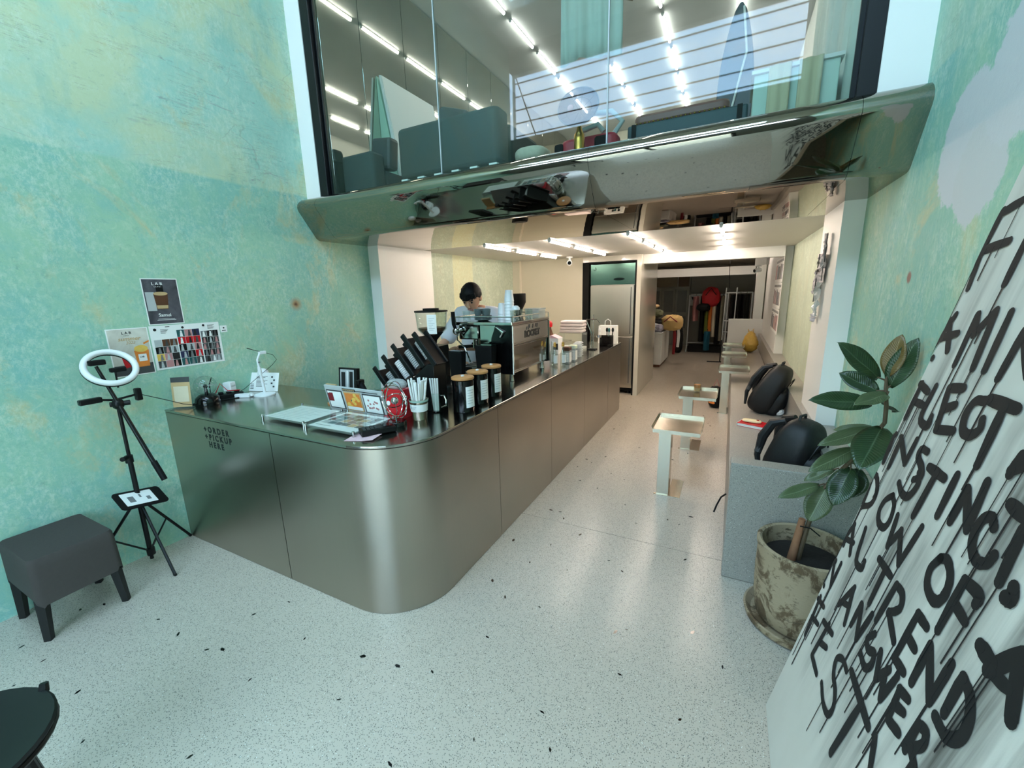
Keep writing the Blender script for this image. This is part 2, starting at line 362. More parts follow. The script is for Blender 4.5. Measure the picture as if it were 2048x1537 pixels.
for x, y in CH:
    a = random.uniform(0, 6.3); L = random.uniform(.007, .017); W = L * random.uniform(.3, .6)
    p = [(L, 0), (L * .3, W), (-L * .8, W * .6), (-L, -W * .3), (-L * .1, -W)]
    chips.prism(p, 0, .0006, Matrix.Translation((x, y, 0)) @ Matrix.Rotation(a, 4, 'Z'))
o = chips.build('stone_chips', M['blackgl'], fl); o['kind'] = 'stuff'
struct(MB().bx(-30, 30, -30, FRONT - .16, -.1, -.02).build('ground', mat('asphalt', (168, 156, 138), .8, var=.15, vs=2)))
sbox('wall_street', mat('street_facade', (226, 210, 184), .8, var=.15, vs=1), -20, 16, -13, -12, -.02, 4.2)
sbox('wall_left', M['plL'], XL - .15, XL, FRONT, 13.6, 0, 5.4)
sbox('wall_right', M['plR'], XR, XR + .15, FRONT, 13.6, 0, 5.4)
wf = MB().bx(XL, XR, FRONT - .16, FRONT, 2.6, 4.03).bx(XL, XR, FRONT - .16, FRONT, 4.98, 5.4).bx(.57, XR, FRONT - .16, FRONT, 4.03, 4.98)
wf.bx(XL, -2.2, FRONT - .16, FRONT, 0, 2.6).bx(-.1, XR, FRONT - .16, FRONT, 0, 2.6).bx(-2.2, -.1, FRONT - .16, FRONT, 2.36, 2.6)
struct(wf.build('wall_front', mat('front_wall_grey', (112, 108, 102), .6, var=.05, vs=2)))
struct(MB().bx(XL, XR, .8, 2.72, 5.3, 5.4).bx(XL, XR, FRONT, -.4, 5.3, 5.4).bx(XL, -2.9, -.4, .8, 5.3, 5.4).bx(.2, XR, -.4, .8, 5.3, 5.4).build('ceiling_hall', M['ceil']))
sk = struct(MB().bx(-2.9, .2, .18, .22, 5.3, 5.36).build('window_3', M['jamb']))
MB().bx(-2.9, .2, -.4, .8, 5.37, 5.38).build('pane', M['glass'], sk)
# street window above the entrance, with its guard wires, and the glazed doors
wn = struct(MB().bx(XL, .57, FRONT - .14, FRONT - .10, 4.03, 4.06).bx(XL, .57, FRONT - .14, FRONT - .10, 4.95, 4.98).bx(XL, XL + .03, FRONT - .14, FRONT - .10, 4.06, 4.95).bx(.54, .57, FRONT - .14, FRONT - .10, 4.06, 4.95).build('window_2', M['jamb']))
for z in (3.995 + .08, 4.13, 4.32, 4.51, 4.70, 4.89):
    MB().cyl((XL, FRONT - .18, z), (.57, FRONT - .18, z + .01), .0095, n=6).build('guard_wire', M['blackm'], wn)
MB().cyl((-3.31, FRONT - .17, 4.97), (-2.96, FRONT - .17, 4.03), .009, n=6).build('stay_wire', M['blackm'], wn)
dr = struct(MB().bx(-2.2, -.1, FRONT - .12, FRONT - .06, 2.28, 2.36).build('door_1', M['frame']))
for x in (-2.2, -1.18, -.16): MB().bx(x, x + .06, FRONT - .12, FRONT - .06, 0, 2.28).build('door_frame', M['frame'], dr)
for x0, x1 in ((-2.14, -1.18), (-1.12, -.16)): MB().bx(x0, x1, FRONT - .095, FRONT - .085, .02, 2.28).build('pane', M['glass'], dr)

# polished steel beam: rounded lip, sloping face, mirror underside
prof = [(2.70, 2.475), (2.66, 2.478), (2.625, 2.474), (2.595, 2.463), (2.57, 2.445), (2.553, 2.424), (2.547, 2.402), (2.549, 2.386), (2.556, 2.371), (2.600, 2.309), (2.650, 2.239), (2.692, 2.180), (2.700, 2.170), (2.710, 2.161), (2.724, 2.154), (2.742, 2.150), (3.99, 2.150)]
def fine(p):   # densify for smooth shading
    q = []
    for a, b in zip(p, p[1:]):
        for i in range(2): q.append((a[0] + (b[0] - a[0]) * i / 2, a[1] + (b[1] - a[1]) * i / 2))
    return q + [p[-1]]
beam = struct(MB().bx(XL, XR, 2.72, 3.98, 2.19, 2.44).build('trim_1', M['frame']))
for x0, x1 in ((XL, -3.122), (-3.12, -.801), (-.799, .448), (.45, XR)):
    P = prof; vs = []; fs = []; n = len(P); K = 8
    for i in range(K + 1):
        for y, z in P: vs.append((x0 + (x1 - x0) * i / K, y, z))
    for i in range(K):
        for j in range(n - 1): fs.append((i * n + j, i * n + j + 1, (i + 1) * n + j + 1, (i + 1) * n + j))
    mb = MB(); mb.add(vs, fs); o = mb.build('steel_panel', M['mirror'], beam, smooth=True)
    x = o.modifiers.new('sheet', 'SOLIDIFY'); x.thickness = .004; x.offset = -1; x.use_rim = False
    o.data.set_sharp_from_angle(angle=1.2)
sbox('floor_mezzanine', M['lgrey'], XL, XR, 2.70, 9.0, 2.24, 2.445)
sbox('ceiling_lower', M['ceil'], XL, XR, 3.992, 6.9, 2.155, 2.235)
sbox('ceiling_back', M['ceil'], XL, XR, 6.95, 13.6, 2.26, 2.36)
# mezzanine shell
sbox('ceiling_mezzanine', M['ceilup'], XL, XR, 2.76, 9.0, 4.62, 4.72)
sbox('wall_mezzanine_head', M['white'], XL, XR, 2.66, 2.76, 4.62, 5.3)
sbox('wall_mezzanine_back', M['cream'], XL, XR, 8.9, 9.0, 2.445, 4.62)
sbox('wall_mezzanine_right', M['white'], .56, XR, 2.80, 8.9, 2.445, 4.62)
mp_ = struct(MB().bx(XL + .005, -3.20, 2.82, 8.9, 2.446, 4.615).build('wall_mezzanine_left', M['lgrey']))
y = 2.83
for k in range(11):
    y0 = 3.285 + .6 * (k - 1) if k else 2.83; y1 = 3.28 + .6 * k
    if y0 < 8.8: MB().bx(-3.199, -3.175, y0, min(y1, 8.89), 2.45, 4.61).build('mirror_panel', M['mirrorwall'], mp_, bevel=.001, seg=1)
# glazed front of the mezzanine
wg = struct(MB().bx(XL, -3.176, 2.655, 2.80, 2.47, 4.62).bx(.512, XR, 2.655, 2.80, 2.47, 4.62).build('window_1', M['jamb']))
for x0, x1 in ((-3.176, -3.085), (.437, .512)):
    MB().bx(x0, x1, 2.66, 2.73, 2.474, 4.62).bx(x0 + (.02 if x0 < 0 else -.02), x1 + (.02 if x0 < 0 else -.02), 2.69, 2.705, 2.474, 4.62).build('window_frame', M['frame'], wg, bevel=.002, seg=1)
MB().bx(-3.085, .437, 2.685, 2.705, 2.474, 2.484).build('sill_bead', M['frame'], wg)
for x0, x1 in ((-3.085, -1.934), (-1.926, -.734), (-.726, .437)):
    MB().bx(x0, x1, 2.690, 2.700, 2.484, 4.61).build('pane', M['glass'], wg)
for x in (-1.930, -.730): MB().bx(x - .004, x + .004, 2.689, 2.701, 2.484, 4.61).build('joint_seal', M['lgrey'], wg)
# white pillars below the beam
sbox('pillar_left', M['jamb'], XL, -3.205, 3.30, 4.16, 0, 2.149)
sbox('pillar_right', M['jamb'], .572, XR, 3.40, 4.04, 0, 2.149)
# far end of the bar: wall, fridge niche, divider
sbox('wall_bar_end', M['cream'], XL, -2.13, 6.6, 6.72, 0, 2.154)
sbox('trim_2', M['cream'], XL, -3.21, 6.53, 6.6, 0, 2.154)
sbox('trim_3', M['glosswhite'], -2.13, -1.29, 6.6, 6.72, 2.075, 2.154)
sbox('trim_4', M['cream'], -2.175, -2.13, 6.585, 6.6, 0, 2.154)
nb = MB().bx(-2.13, -2.03, 6.59, 7.4, 0, 2.07).bx(-1.315, -1.292, 6.59, 7.4, 0, 2.07).bx(-2.03, -1.315, 6.59, 7.4, 2.05, 2.07).bx(-2.03, -1.315, 7.38, 7.4, 0, 2.05)
struct(nb.build('trim_5', M['blackm']))
sbox('wall_divider', M['glosswhite'], -1.29, -1.225, 6.58, 8.1, 0, 2.154)
sbox('trim_6', M['white'], -1.225, .578, 6.74, 6.95, 2.018, 2.154)
sbox('wall_poster', M['white'], .578, XR, 6.9, 9.8, 0, 2.26)
# back room
sbox('wall_back', mat('back_room_wall', (150, 146, 136), .6, var=.05, vs=2), XL, XR, 13.5, 13.6, 0, 2.3)
sbox('trim_7', M['white'], -2.4, .42, 10.9, 11.1, 1.90, 2.085)
sbox('wall_low_screen', M['white'], -.03, XR, 9.8, 9.9, 0, .99)
sbox('trim_8', M['white'], .42, .578, 10.2, 10.5, 0, 2.26)

# ---------------------------------------------------------------- tube lights, one thing each
def tube_proto(name, L, m):
    t = thing(name, '', 'ceiling light')
    MB().bx(-.014, .014, 0, L, -.012, 0).build('batten', M['white'], t)
    d = []
    for k in range(9):
        a = PI + PI * k / 8; d.append((.0145 * math.cos(a), -.012 + .022 * math.sin(a)))
    fr = frame((0, 0, 0), (1, 0, 0), (0, 0, 1))
    MB().prism(d, -L + .012, -.012, fr).build('diffuser', m, t)
    for yy in (0, L - .012): MB().prism([(p[0] * 1.06, p[1] * 1.03) for p in d] + [(.015, 0), (-.015, 0)], -yy - .012, -yy, fr).build('end_cap', M['plastic'], t)
    return t
ORD = ['nearest', 'second', 'third', 'fourth', 'fifth', 'sixth', 'seventh', 'eighth']
def light_row(proto, used, x, z, y0, n, pitch, rowdesc, group, slope=0):
    for k in range(n):
        o = proto if not used[0] else copy_tree(proto); used[0] = 1
        word = 'frontmost' if k == 0 else ('farthest' if k == n - 1 else ORD[k])
        place(o, (x, y0 + pitch * k, z), 0, '%s tube light in %s' % (word if k != 1 or n == 2 else 'second from front', rowdesc), group)
lo = tube_proto('tube_light', .60, M['tube']); u = [0]
for x, y0, n, d in ((-2.375, 3.998, 3, 'low bar ceiling row beside the green wall'), (-1.645, 4.02, 3, 'low ceiling row above the bar machines'),
                    (-.88, 4.02, 4, 'low ceiling row in front of the fridge'), (-.124, 4.02, 4, 'low ceiling row above the aisle tables')):
    light_row(lo, u, x, 2.155, y0, n, .735 if n == 3 else .72, d, 'tube lights under the low ceiling')
light_row(lo, u, -1.2, 2.26, 8.9, 2, 1.0, 'hidden row added to light the back room, cabinet side', 'tube lights added to brighten the back room')  # unseen tubes behind the header, added to brighten the white beam
light_row(lo, u, .0, 2.26, 8.9, 2, 1.0, 'hidden row added to light the back room, poster side', 'tube lights added to brighten the back room beside posters')  # second unseen pair, added for the same beam and the racks
up = tube_proto('tube_light', .61, M['tubew']); u2 = [0]
for x, y0, n, d in ((-2.425, 3.345, 7, 'mezzanine ceiling row beside the mirrored wall'), (-1.67, 6.36, 3, 'short mezzanine ceiling row at the far end'),
                    (-.915, 3.345, 7, 'mezzanine ceiling row at the middle'), (-.145, 4.83, 5, 'mezzanine ceiling row closest to the curtains')):
    light_row(up, u2, x, 4.62, y0, n, .7435, d, 'tube lights on the mezzanine ceiling')
# ---------------------------------------------------------------- steel service counter
HC = .941
XC, YF = -1.300, 1.333
ct = thing('service_counter', 'long brushed steel service counter with rounded corner and order lettering', 'counter', (0, 0, 0))
def outline(off=0.0, r=.36, n=14):      # outer line from left wall round the corner to the far end
    p = [(XL + .001, YF + off), (-2.2255, YF + off), (-2.2205, YF + off)]
    cx, cy = XC - r, YF + r
    for i in range(n + 1):
        a = -PI / 2 + PI / 2 * i / n; p.append((cx + (r - off) * math.cos(a), cy + (r - off) * math.sin(a)))
    return p
def strip(path_o, path_i, z0, z1): return MB().prism(path_o + path_i[::-1], z0, z1)
TOPZ = HC - .014
o1, i1 = outline(0), outline(.02)
ys = [2.2755, 3.2024, 4.1215, 5.085, 5.7128]
strip([o1[0], o1[1]], [i1[0], i1[1]], .003, TOPZ - .004).build('front_panel', M['steel'], ct)
strip(o1[2:] + [(XC, ys[0] - .002)], i1[2:] + [(XC - .02, ys[0] - .002)], .003, TOPZ - .004).build('front_panel', M['steel'], ct, smooth=True)
for a, b in zip(ys, ys[1:]): MB().bx(XC - .02, XC, a + .002, b - .002, .003, TOPZ - .004).build('front_panel', M['steel'], ct)
MB().bx(-2.04, XC - .0, 5.713, 5.728, .003, TOPZ - .004).build('end_panel', M['steel'], ct)
MB().prism([(XL + .002, YF + .022)] + [(-1.68, YF + .022)] + [(p[0], p[1]) for p in outline(.022)[3:]] + [(XC - .022, 5.70), (-2.04, 5.70), (-2.04, 2.14), (XL + .002, 2.14)], .004, TOPZ - .006).build('carcass', M['dgrey'], ct)
MB().prism([(XL + .001, YF - .003)] + outline(-.003)[3:] + [(XC + .003, 5.731), (-2.06, 5.731), (-2.06, 2.16), (XL + .001, 2.16)], TOPZ, HC).build('countertop', M['steeltop'], ct, bevel=.003)
fr = lambda x, z: frame((x, YF - .0006, z), (1, 0, 0), (0, 0, 1))
for s, x, z in (('+ORDER', -2.892, .846), ('+PICKUP', -2.892, .797), (' HERE', -2.892, .748)):
    text(s, .052, M['ink'], fr(x, z), ct, 'lettering', bold=.0022, space=1.55, sx=.98)
# ---------------------------------------------------------------- posters on the left wall
FL = lambda y, z, off=.0: frame((XL + off, y, z), (0, 1, 0), (0, 0, 1))
def poster(name, label, y0, y1, z0, z1, m=None, margin=.006, tilt=0, grp='posters on the green wall', cat='poster'):
    p = thing(name, label, cat, (0, 0, 0), 0, grp); F = FL(y0, z0, .001) @ Matrix.Rotation(tilt, 4, 'Z'); W, H = y1 - y0, z1 - z0
    rect(MB(), F, 0, W, 0, H, .001).build('sheet', M['paper'], p)
    if m: rect(MB(), F, margin, W - margin, margin, H - margin, .0004, .001).build('print', m, p)
    return p, F @ Matrix.Translation((0, 0, .0016)), W, H
def gradmat(name, a, b, scale=6, axis=2, rough=.35):
    g = NG(name); v = g.coord((1, 1, 1)); c = g.mix(g.ramp(g.noise(v, scale, 5, .6, .5), [(.35, K1), (.65, W1)]), lin(a), lin(b)); g.l(c, g.b.inputs['Base Color']); g.b.inputs['Roughness'].default_value = rough; return g.m
def blob(mb, F, cx, cy, rx, ry, n=20, t=.0004, z=0): return mb.prism([(cx + rx * math.cos(2 * PI * i / n), cy + ry * math.sin(2 * PI * i / n)) for i in range(n)], z, z + t, F)
p, F, W, H = poster('poster', 'dark coffee drink poster with white logo, top of the wall group', 1.345, 1.548, 1.503, 1.80, gradmat('poster_dark', (52, 52, 60), (92, 90, 98), 9))
rect(MB(), F, .012, .06, .09, .21).build('pale_table', M['lgrey'], p)
MB().prism([(.062, .10), (.125, .10), (.135, .20), (.055, .20)], 0, .0006, F).build('drink_glass', M['brown'], p); blob(MB(), F, .095, .2, .04, .012, t=.0010).build('drink_foam', M['kraft'], p)
rect(MB(), F, .075, .115, .205, .255, .0003).build('dark_card', M['blackm'], p); MB().prism([(.064, .104), (.123, .104), (.126, .125), (.062, .125)], 0, .0011, F).build('glass_base', M['kraft'], p)
text('LAB', .026, M['paper'], F @ Matrix.Translation((.055, .255, .0004)), p, 'lettering', bold=.0004, space=1.6); text('SAMUI', .010, M['paper'], F @ Matrix.Translation((.066, .241, .0004)), p, 'lettering', space=1.6)
text('Samui', .030, M['paper'], F @ Matrix.Translation((.062, .052, .0004)), p, 'lettering', bold=.0004); 
mb = MB(); rect(mb, F, .056, .15, .036, .038); rect(mb, F, .05, .156, .028, .031); mb.build('small_print', M['paper'], p)
p, F, W, H = poster('poster', 'pale summer drink poster with orange cups, behind the ring light', 1.12, 1.33, 1.197, 1.495, gradmat('poster_pale', (196, 190, 176), (222, 218, 206), 7))
rect(MB(), F, .006, .204, .006, .07).build('dark_table', M['dgrey'], p)
MB().prism([(.125, .05), (.185, .05), (.195, .155), (.118, .155)], 0, .0006, F).build('orange_cup', M['orange'], p); blob(MB(), F, .156, .165, .036, .022, t=.0007).build('cup_dome', M['yellow'], p)
rect(MB(), F, .135, .178, .085, .13, .0009).build('cup_label', M['paper'], p); text('LAB', .013, M['ink'], F @ Matrix.Translation((.142, .108, .0012)), p, 'lettering', bold=.0004)
MB().prism([(.175, .19), (.205, .205), (.205, .215), (.172, .2)], 0, .0006, F).build('orange_slice', M['orange'], p); MB().prism([(.06, .05), (.1, .06), (.1, .13), (.05, .12)], 0, .0006, F).build('red_cup', M['red'], p)
text('LAB', .022, M['ink'], F @ Matrix.Translation((.074, .262, .0004)), p, 'lettering', bold=.0004, space=1.5); text('SAMUI', .008, M['ink'], F @ Matrix.Translation((.082, .25, .0004)), p, 'lettering', space=1.3)
text('summer', .034, M['kraft'], F @ Matrix.Translation((.05, .222, .0004)), p, 'lettering', shear=.3, bold=.0006); text('2022', .024, M['kraft'], F @ Matrix.Translation((.085, .2, .0004)), p, 'lettering', shear=.3)
p, F, W, H = poster('photo_sheet', 'wide white sheet of small fashion photos taped to green wall', 1.338, 1.762, 1.207, 1.497, None)
pm = [M['ink'], M['dgrey'], M['navy'], M['lgrey'], M['darkred'], M['red'], M['blackm'], M['grey'], M['yellow'], M['rose'], M['tealgreen'], M['paper'], M['brown']]
rnd = random.Random(3)
cells = [(.014, .146, .055, .20, 3, 4), (.15, .29, .055, .255, 3, 5), (.296, .41, .03, .235, 3, 5)]
for ci, (x0, x1, y0, y1, nx, ny) in enumerate(cells):
    for i in range(nx):
        for j in range(ny):
            yb = .012 + (y1 - .012) * j / ny; yt = .012 + (y1 - .012) * (j + 1) / ny
            pal = [[0, 6, 2, 1, 3, 8, 12, 9], [4, 5, 1, 3, 9, 6, 10, 2], [0, 1, 3, 7, 6, 7, 1, 3]][ci]
            m_ = M['red'] if (ci == 1 and j == 3) else pm[rnd.choice(pal)]
            a0 = x0 + (x1 - x0) * i / nx; a1 = x0 + (x1 - x0) * (i + 1) / nx - .002
            rect(MB(), F, a0, a1, yb, yt - .002).build('photo', m_, p)
            cx = (a0 + a1) / 2 + rnd.uniform(-.006, .006); mb = MB(); blob(mb, F, cx, yb + (yt - yb) * .72, .006, .007, 10, .0008); mb.prism([(cx - .01, yb + .002), (cx + .009, yb + .002), (cx + .006, yb + (yt - yb) * .6), (cx - .006, yb + (yt - yb) * .6)], 0, .0008, F)
            mb.build('photo_figure', pm[rnd.choice([0, 3, 11, 7, 9, 1])], p)
mb = MB(); blob(mb, F, .03, .265, .009, .009); blob(mb, F, .19, .268, .008, .008); blob(mb, F, .32, .272, .008, .008); rect(mb, F, .09, .115, .278, .282)
for k in range(4): rect(mb, F, .06, .105 - .006 * k, .262 - .008 * k, .2645 - .008 * k); rect(mb, F, .345, .39 - .01 * (k % 2), .27 - .008 * k, .2725 - .008 * k)
mb.build('header_print', M['ink'], p)
p, F, W, H = poster('sticker', 'tiny white square sticker beside the fashion photo sheet', 1.768, 1.815, 1.417, 1.468, None, cat='sticker'); mb = MB(); blob(mb, F, .024, .033, .006, .006); rect(mb, F, .01, .037, .012, .016); mb.build('print', M['ink'], p)

# ---------------------------------------------------------------- ring light on its tripod
rt = thing('ring_light', 'white ring light on black tripod with phone clamps by green wall', 'ring light', (-3.2, 1.045, 0))
MB().cyl((0, 0, .10), (.015, 0, .72), .013).cyl((.015, 0, .70), (.03, 0, 1.06), .0095).cyl((.0, 0, .035), (0, 0, .10), .010).build('pole', M['black'], rt, smooth=True)
for n_, z, r in (('collar', .72, .02), ('collar', .435, .024), ('collar', .09, .022)): MB().cyl((.008, 0, z - .022), (.008, 0, z + .022), r).build(n_, M['black'], rt, smooth=True)
MB().cyl((.02, -.01, .735), (.05, -.045, .74), .012, .014, 10).build('knob', M['black'], rt)
feet = [(.284, -.005, .006), (-.125, .275, .006), (-.132, -.29, .006)]
for fx, fy, fz in feet:
    lg = MB().tube([(fx * .07, fy * .07, .435), (fx, fy, fz + .006)], .0085, 8).build('leg', M['black'], rt)
    MB().ball((fx, fy, fz + .004), .0095, 10, 8).build('rubber_foot', M['blackm'], lg)
    MB().tube([(0, 0, .09), (fx * .52, fy * .52, .235)], .0055, 6).build('brace', M['black'], rt)
# boom: tilted bar through the head
hd = Vector((.035, 0, 1.07))
MB().tube([(.19, .05, .70), (.07, .012, .99), (.0, -.045, 1.30)], [.0125, .0115, .0085], 10).build('boom', M['black'], rt, smooth=True)
MB().tube([(.235, .065, .60), (.185, .05, .715)], .016, 12).build('boom_grip', M['blackm'], rt, smooth=True)
MB().ball(hd, (.03, .03, .034), 14, 10).cyl(hd + Vector((-.02, -.03, 0)), hd + Vector((.02, .05, 0)), .015).build('swivel_head', M['black'], rt, smooth=True)
MB().tube([(0, -.09, 1.112), (0, .0, 1.09), (0, .10, 1.10)], .0065, 8).build('cross_arm', M['black'], rt)
MB().box((0, -.105, 1.108), (.035, .10, .032)).build('phone_clamp', M['black'], rt, bevel=.006)
MB().box((0, .115, 1.10), (.035, .032, .075)).build('phone_clamp', M['black'], rt, bevel=.006)
rc = Vector((.0, .015, 1.282)); ax = Vector((.30, .92, -.22)).normalized(); ay = Vector((-.52, .36, .66)).normalized(); RF = frame(rc, ax, ay)
MB().tube([RF @ Vector((.112 * math.cos(2 * PI * k / 40), .112 * math.sin(2 * PI * k / 40), .004)) for k in range(40)], .0165, 12, closed=True).build('ring_diffuser', M['plastic'], rt, smooth=True)
MB().tube([RF @ Vector((.112 * math.cos(2 * PI * k / 40), .112 * math.sin(2 * PI * k / 40), -.007)) for k in range(40)], .0165, 10, closed=True).build('ring_backing', M['black'], rt, smooth=True)
MB().box((0.02, -.045, 1.322), (.03, .075, .03)).build('phone_clamp', M['blackm'], rt, bevel=.006)
MB().box((0.02, .04, 1.268), (.03, .075, .026)).build('phone_clamp', M['blackm'], rt, bevel=.006)
MB().tube([(.01, .03, 1.262), (.0, .03, 1.16)], .005, 8).build('clamp_stem', M['black'], rt)
MB().tube([(.01, .12, 1.10), (.03, .25, 1.03), (.02, .33, .985), (-.02, .42, .951), (-.05, .50, .949)], .0025, 6).build('cable', M['black'], rt)
tr = Matrix.Translation((.05, -.01, .47)) @ Matrix.Rotation(.5, 4, 'Y') @ Matrix.Rotation(-.25, 4, 'X')
MB().prism(rounded(-.075, .075, -.115, .13, .02), 0, .008, tr).build('tray', M['blackm'], rt)
MB().prism(rounded(-.055, .055, -.085, .075, .004), .009, .011, tr).build('tray_card', M['paper'], rt)
mb = MB(); rect(mb, tr, -.02, .03, -.06, -.03, .0006, .0112); rect(mb, tr, -.03, .0, .0, .01, .0006, .0112); rect(mb, tr, .0, .03, .03, .05, .0006, .0112); mb.build('tray_card_print', M['grey'], rt)
# ---------------------------------------------------------------- bench stool and round black chair in front
st = thing('footstool', 'low bench stool under a dark grey fabric cover by the green wall', 'stool', (-3.105, .652, 0))
cov = MB(); n = 12
def cover(u, v):
    a = 2 * PI * u; return None
P0_ = rounded(-.218, .218, -.165, .165, .03); 
lay = [(.215, 1.02), (.30, 1.012), (.40, 1.0), (.438, .985), (.45, .95), (.452, .6), (.453, .0)]
vs = []; fs = []; k = len(P0_)
for zi, (z, sc) in enumerate(lay):
    for j, (x, y) in enumerate(P0_):
        wv = .006 * math.sin(j * 1.9 + zi) if zi < 2 else 0
        vs.append((x * sc, y * sc + 0, z + (.035 * math.sin(j * .8) * (.5 if zi == 0 else 0)) + wv))
for i in range(len(lay) - 1):
    for j in range(k): fs.append((i * k + j, i * k + (j + 1) % k, (i + 1) * k + (j + 1) % k, (i + 1) * k + j))
cov.add(vs, fs); cov.build('fabric_cover', mat('charcoal_fabric', (66, 60, 56), .9, var=.10, vs=60, bump=.2), st, smooth=True)
for sx in (-1, 1):
    for sy in (-1, 1): MB().tube([(sx * .172, sy * .137, .30), (sx * .175, sy * .155, .0)], [.030, .020], 4).build('leg', mat('black_wood', (12, 11, 11), .5) if sx + sy < -1 else bpy.data.materials['black_wood'], st)
MB().bx(-.19, .19, -.145, .145, .26, .30).build('frame', M['blackm'], st)
ch = thing('chair', 'round black chair seat with slim legs, at front beside footstool', 'chair', (-1.80, .045, 0))
MB().lathe([(0, .43), (.17, .43), (.215, .438), (.232, .447), (.236, .456), (.230, .462), (.21, .458), (.15, .449), (0, .447)], 36).build('seat', mat('black_leather', (12, 14, 15), .42, var=.1, vs=80), ch, smooth=True)
MB().tube([(.225 * math.cos(2 * PI * k / 32), .225 * math.sin(2 * PI * k / 32), .437) for k in range(32)], .012, 8, closed=True).build('seat_rim', M['black'], ch, smooth=True)
for a in (.75, 2.3, 3.9, 5.5): MB().tube([(.19 * math.cos(a), .19 * math.sin(a), .43), (.265 * math.cos(a), .265 * math.sin(a), 0)], [.014, .010], 8).build('leg', M['black'], ch)
MB().tube([(-.20, -.12, .44), (-.27, -.14, .78), (-.24, -.05, .80), (-.235, .05, .80), (-.27, .14, .78), (-.20, .12, .44)], .012, 8).build('back_hoop', M['black'], ch, smooth=True)
MB().tube([(-.05, .226, .45), (-.055, .232, .475)], [.014, .011], 8).build('rim_stud', M['black'], ch)
# ---------------------------------------------------------------- things on the counter, front leg
def at(x, y, z=None): return (x, y, HC if z is None else z)
def menu_frame(x0, x1, y0, y1, label, pic):
    t = thing('menu_frame', label, 'menu', at((x0 + x1) / 2, (y0 + y1) / 2), 0, 'acrylic menu frames'); W, D = x1 - x0, y1 - y0
    MB().bx(-W / 2, W / 2, -D / 2, D / 2, .016, .0195).build('acrylic_plate', M['acrylic'], t); MB().bx(-W / 2, W / 2, -D / 2, D / 2, .0225, .026).build('acrylic_plate', M['acrylic'], t)
    MB().bx(-W / 2 + .02, W / 2 - .02, -D / 2 + .02, D / 2 - .02, .0199, .0206).build('menu_sheet', M['paper'], t)
    for sx in (-1, 1):
        for sy in (-1, 1): MB().cyl((sx * (W / 2 - .010), sy * (D / 2 - .010), 0), (sx * (W / 2 - .010), sy * (D / 2 - .010), .032), .007, n=12).build('standoff', M['chrome'], t, smooth=True)
    mb = MB()
    if pic:
        r = random.Random(5); ms = [M['dgrey'], M['grey'], M['brown'], M['kraft'], M['lgrey'], M['tealgreen']]
        for i in range(6):
            for j in range(4):
                w0, d0 = (W - .08) / 6, (D - .13) / 4; X0 = -W / 2 + .04 + i * w0; Y0 = -D / 2 + .085 + j * d0
                MB().bx(X0, X0 + w0 - .004, Y0, Y0 + d0 - .004, .0207, .0211).build('menu_photo', ms[r.randrange(6)], t)
        mb.bx(-W / 2 + .04, -W / 2 + .16, -D / 2 + .05, -D / 2 + .056, .0207, .0211)
    else:
        for k in range(9): mb.bx(-W / 2 + .05, W / 2 - .06 - .04 * (k % 3), D / 2 - .06 - .024 * k, D / 2 - .063 - .024 * k, .0207, .0211)
    mb.build('menu_print', M['lgrey'] if not pic else M['grey'], t)
menu_frame(-2.475, -2.082, 1.445, 1.735, 'acrylic menu frame holding a blank white sheet, beside the white stand', False)
menu_frame(-2.058, -1.668, 1.425, 1.740, 'acrylic menu frame with a page of small food photos', True)
# photo display
t = thing('photo_display', 'grey desk display with three framed photos on the counter', 'photo display', at(-2.03, 1.79), -.03)
lean = Matrix.Rotation(.20, 4, 'X')
MB().bx(-.255, .255, 0, .012, 0, .165, lean).build('board', M['lgrey'], t, bevel=.002)
MB().prism([(0.012, 0), (.085, 0), (.012 - .03, .155)], -.25, .25, Matrix(((0, 0, 1, 0), (1, 0, 0, .0), (0, 1, 0, 0), (0, 0, 0, 1))) @ Matrix.Translation((0.01, 0, 0))).build('stand', M['grey'], t)
DF = lean @ frame((0, -.0005, 0), (1, 0, 0), (0, 0, 1))
for x0, x1, bm_, pm_, fig in ((-.235, -.10, M['dgrey'], M['paper'], M['darkred']), (-.075, .065, M['kraft'], M['yellow'], M['orange']), (.09, .235, M['dgrey'], M['paper'], M['rose'])):
    f_ = MB(); rect(f_, DF, x0 - .004, x1 + .004, .012, .138, .003); o = f_.build('photo_mount', bm_, t)
    rect(MB(), DF, x0 + .004, x1 - .004, .018, .130, .0036).build('photo', M['paper'], t); mb = MB()
    if fig == M['darkred']: mb.prism([(x0 + .004, .06), (x0 + .05, .062), (x0 + .052, .12), (x0 + .02, .118), (x0 + .004, .112)], 0, .0042, DF)
    elif fig == M['orange']:
        rect(MB(), DF, x0 + .004, x1 - .004, .04, .130, .0039).build('photo_ground', M['orange'], t); r = random.Random(2)
        for k in range(16): blob(MB(), DF, x0 + .018 + .104 * r.random(), .05 + .07 * r.random(), .013, .012, 12, .0042 + k * .00005).build('photo_fruit', M['yellow'] if k % 3 else M['tealgreen' if k == 6 else 'orange'], t)
    else:
        r = random.Random(4)
        for k in range(14): blob(mb, DF, x0 + .02 + .10 * r.random(), .045 + .06 * r.random() ** 1.5, .008, .007, 8, .0042)
    if mb.v: mb.build('photo_subject', fig, t)
rect(MB(), DF, -.085, .03, .142, .158, .001).build('heading_band', M['ink'], t); mb = MB()
for k in range(6): rect(mb, DF, -.08 + .018 * k, -.068 + .018 * k, .146, .154, .0016)
mb.build('heading_marks', M['kraft'], t); rect(MB(), DF, .02, .22, .146, .150, .001).build('printed_rule', M['ink'], t)
t = thing('card_holder', 'small tan card holder left of the grey photo display', 'card holder', at(-2.335, 1.885), -.03)
